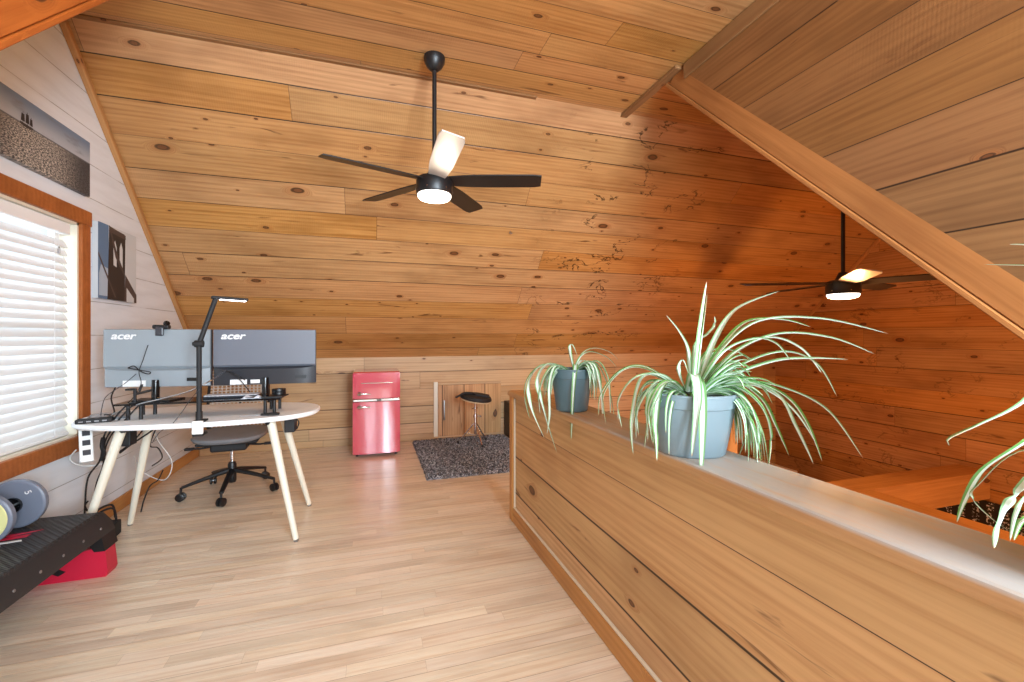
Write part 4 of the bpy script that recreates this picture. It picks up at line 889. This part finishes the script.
bm = bmesh.new(); box(bm, -.018, .018, -.03, .03, 0, .006, .002, 1); tube(bm, [(0,0,.005),(0,0,.075)], .008, 10); tube(bm, [(-.045,-.0,.078),(.008,0,.078)], .006, 8); tube(bm, [(.02,0,.06),(.035,0,.105)], .005, 8); tube(bm, [(.0,0,.05),(.05,-.01,.062),(.085,-.015,.072)], .0065, 8); obj('bracket', bm, blackm, hp, True)
hb = thing('usb_hub', 'black hub with leads at the left end of the desk', 'hub', (-1.45, 2.98, DZ), math.radians(15))
bm = bmesh.new(); box(bm, -.075, .075, -.028, .028, .0, .024, .005, 2); obj('case', bm, blackm, hb); bm = bmesh.new()
for k in range(4): box(bm, -.06+k*.032, -.042+k*.032, -.0295, -.027, .008, .015)
obj('port_row', bm, steel, hb)
tb = thing('tablet', 'flat grey tablet lying at the left end of the white desk', 'tablet', (-1.475, 3.17, DZ), math.radians(20))
bm = bmesh.new(); box(bm, -.09, .09, -.12, .12, 0, .009, .003, 2); obj('body', bm, principled('tablet_grey', (120,124,128), .4), tb); bm = bmesh.new(); box(bm, -.082, .082, -.11, .11, .009, .0096); obj('screen', bm, principled('tablet_screen', (150,156,160), .15), tb)
# white power strip hanging from the left end of the desk
ps = thing('power_strip', 'white power strip hanging off the left end of the desk', 'power strip', (-1.49, 2.985, .625), math.radians(-60))
bm = bmesh.new(); Mp = Matrix.Rotation(math.radians(62), 4, 'Y'); box(bm, -.10, .10, -.028, .028, -.018, .018, .006, 2, 0, Mp); obj('body', bm, whitepl, ps)
for k in range(3): bm = bmesh.new(); box(bm, -.075+k*.055, -.045+k*.055, -.016, .016, .0175, .0195, .001, 1, 0, Mp); obj('socket', bm, darkgrey, ps)
cable([P(76,450,2.5), P(70,458,2.52), P(76,464,2.55), P(90,466,2.6), P(106,462,2.65), P(118,448,2.7)], .004, 'thick white lead looping below the power strip', wc_)
# outlet on the wall
ot = thing('wall_outlet', 'small taupe outlet box on the white wall behind the left monitor', 'outlet', (XL, 3.66, .965))
taupe = principled('taupe_plastic', (150,138,120), .5)
bm = bmesh.new(); box(bm, 0, .008, -.04, .04, -.06, .06, .003, 1); obj('cover_plate', bm, taupe, ot); bm = bmesh.new(); box(bm, .008, .045, -.025, .025, .0, .045, .006, 2); obj('plug', bm, taupe, ot)
wx = XL+.05
cable([(wx, 3.66, .975), (wx+.03, 3.55, .90), (wx+.07, 3.40, .83), (-1.50, 3.28, DZ+.006), (-1.44, 3.05, DZ+.03)], .004, 'black lead running from the wall outlet down to the desk')
cable([P(148,345,2.55), P(143,360,2.55), P(139,372,2.53), P(141,384,2.5), P(133,398,2.5), P(126,404,2.5)], .0022, 'thin black lead dropping from the webcam down the left monitor')
cable([P(128,368,2.53), P(134,366,2.53), P(140,371,2.52), P(148,374,2.52), P(150,372,2.52), P(138,370,2.53), P(128,368,2.53)], .003, 'tied bundle of the webcam lead on the left monitor')
cable([P(100,420,2.55), P(104,400,2.55), P(112,392,2.55), P(124,384,2.55), P(136,374,2.52)], .0022, 'thin grey lead arching from the desk to the left monitor', darkgrey)
cable([P(226,371,2.62), P(210,381,2.45), P(190,391,2.42), P(165,398,2.42), P(140,404,2.45), P(118,412,2.5), P(108,418,2.5)], .0035, 'grey lead stretched from the dark monitor past the lamp pole', steel)
cable([P(245,380,2.66), P(235,374,2.6), P(226,371,2.62), P(238,378,2.64), P(250,392,2.66)], .003, 'short black lead hanging under the dark monitor')
cable([P(200,389,2.36), P(190,400,2.36), P(182,412,2.37), P(172,424,2.38), P(160,432,2.42), P(152,443,2.48)], .002, 'thin grey lead crossing the near desk rim', darkgrey)
cable([P(128,404,2.46), P(118,414,2.44), P(108,428,2.5), P(103,440,2.56), P(100,460,2.6), P(88,478,2.6), P(85,505,2.6), P(84,532,2.58)], .0045, 'leftmost black lead falling from the desk end to the floor')
cable([P(134,404,2.46), P(122,416,2.44), P(110,432,2.52), P(104,446,2.58), P(103,466,2.62), P(96,486,2.66), P(89,530,2.7)], .0045, 'middle black lead falling from the desk end to the floor')
cable([P(140,404,2.46), P(127,418,2.45), P(112,434,2.52), P(105,450,2.58), P(104,470,2.62), P(98,492,2.64), P(90,511,2.62), P(85,506,2.6), P(88,501,2.6)], .0045, 'black lead with a curled end beside the step platform')
cable([P(103,438,2.55), P(102,446,2.56), P(104,454,2.57), P(101,460,2.58)], .011, 'black cable tie sleeve around the hanging leads')
cable([P(150,420,2.55), P(138,436,2.58), P(126,447,2.62), P(119,452,2.66)], .0045, 'upper black lead slanting under the desk top')
cable([P(166,420,2.5), P(150,432,2.54), P(132,444,2.6), P(120,453,2.66)], .0045, 'lower black lead slanting under the desk top')
cable([P(152,421,2.9), P(158,440,3.0), P(172,462,3.1), P(164,480,3.1), P(140,470,3.1), P(134,456,3.0)], .003, 'thin white lead looping by the left wall under the desk', wc_)
cable([P(158,424,2.9), P(150,445,3.0), P(158,448,3.05), P(162,458,3.1), P(152,466,3.1)], .004, 'black lead looped behind the left desk leg')
cable([P(163,470,3.1), P(158,480,3.1), P(150,486,3.05), P(144,500,3.0), P(141,512,2.95)], .0045, 'black lead trailing along the baseboard to the floor')
# adapters fixed under the desk top
ad = thing('power_adapter', 'black power adapter fixed under the left of the desk top', 'adapter', (-1.33, 3.06, DZ-.031)); bm = bmesh.new(); box(bm, -.022, .022, -.04, .04, -.12, -.0, .005, 2); obj('case', bm, blackm, ad); bm = bmesh.new(); box(bm, -.07, .07, -.03, .03, -.022, -.0005, .004, 1); obj('mounting_tray', bm, blackm, ad)
ad = thing('desk_controller', 'black control box hanging under the right of the desk top', 'control box', (-.50, 3.12, DZ-.029)); bm = bmesh.new(); box(bm, -.03, .03, -.05, .05, -.11, -.001, .006, 2); obj('case', bm, blackm, ad); bm = bmesh.new(); tube(bm, [(.02,-.03,-.01),(.05,-.02,-.05),(.035,0,-.10)], .004, 6, 5); obj('lead', bm, blackm, ad, True)

# ------------------------------------------------------------------ the lower room seen over the half wall
cb = thing('white_cabinet', 'white tall cabinet in the lower room, just its top corner in view', 'cabinet', (5.05, 4.72, -2.6))
bm = bmesh.new(); box(bm, -.42, .42, -.30, .36, 0, 2.0, .01, 2); obj('body', bm, whitep, cb); bm = bmesh.new(); box(bm, -.40, .40, -.325, -.302, .05, 1.96, .006, 1); obj('door', bm, whitep, cb)
def sign_mat():
    t = NT('chalk_sign'); tc = t.new('ShaderNodeTexCoord').outputs['Object']; sp = t.new('ShaderNodeSeparateXYZ'); t.l.new(tc, sp.inputs[0]); y, z = sp.outputs[1], sp.outputs[2]
    row = t.math('FRACT', t.math('MULTIPLY', y, 9)); rm = t.math('MULTIPLY', t.step(row, .2, .25), t.math('SUBTRACT', 1, t.step(row, .7, .75)))
    n = t.noise(t.vec(0, t.math('MULTIPLY', y, 30), t.math('MULTIPLY', z, 42)), 1, 3, .7); m = t.math('MULTIPLY', rm, t.step(n, .53, .58))
    col = t.mix(m, lin((16,17,22)), lin((214,216,222))); t.l.new(col, t.b.inputs['Base Color']); t.b.inputs['Roughness'].default_value = .6; return t.m
sg = thing('wall_sign', 'black sign with rows of white scrawl low on the orange gable wall', 'sign', (XR-.002, 2.55, -.85)); bm = bmesh.new(); box(bm, -.03, -.001, -1.15, .62, -.42, .39, .004, 1); obj('sign_board', bm, sign_mat(), sg)
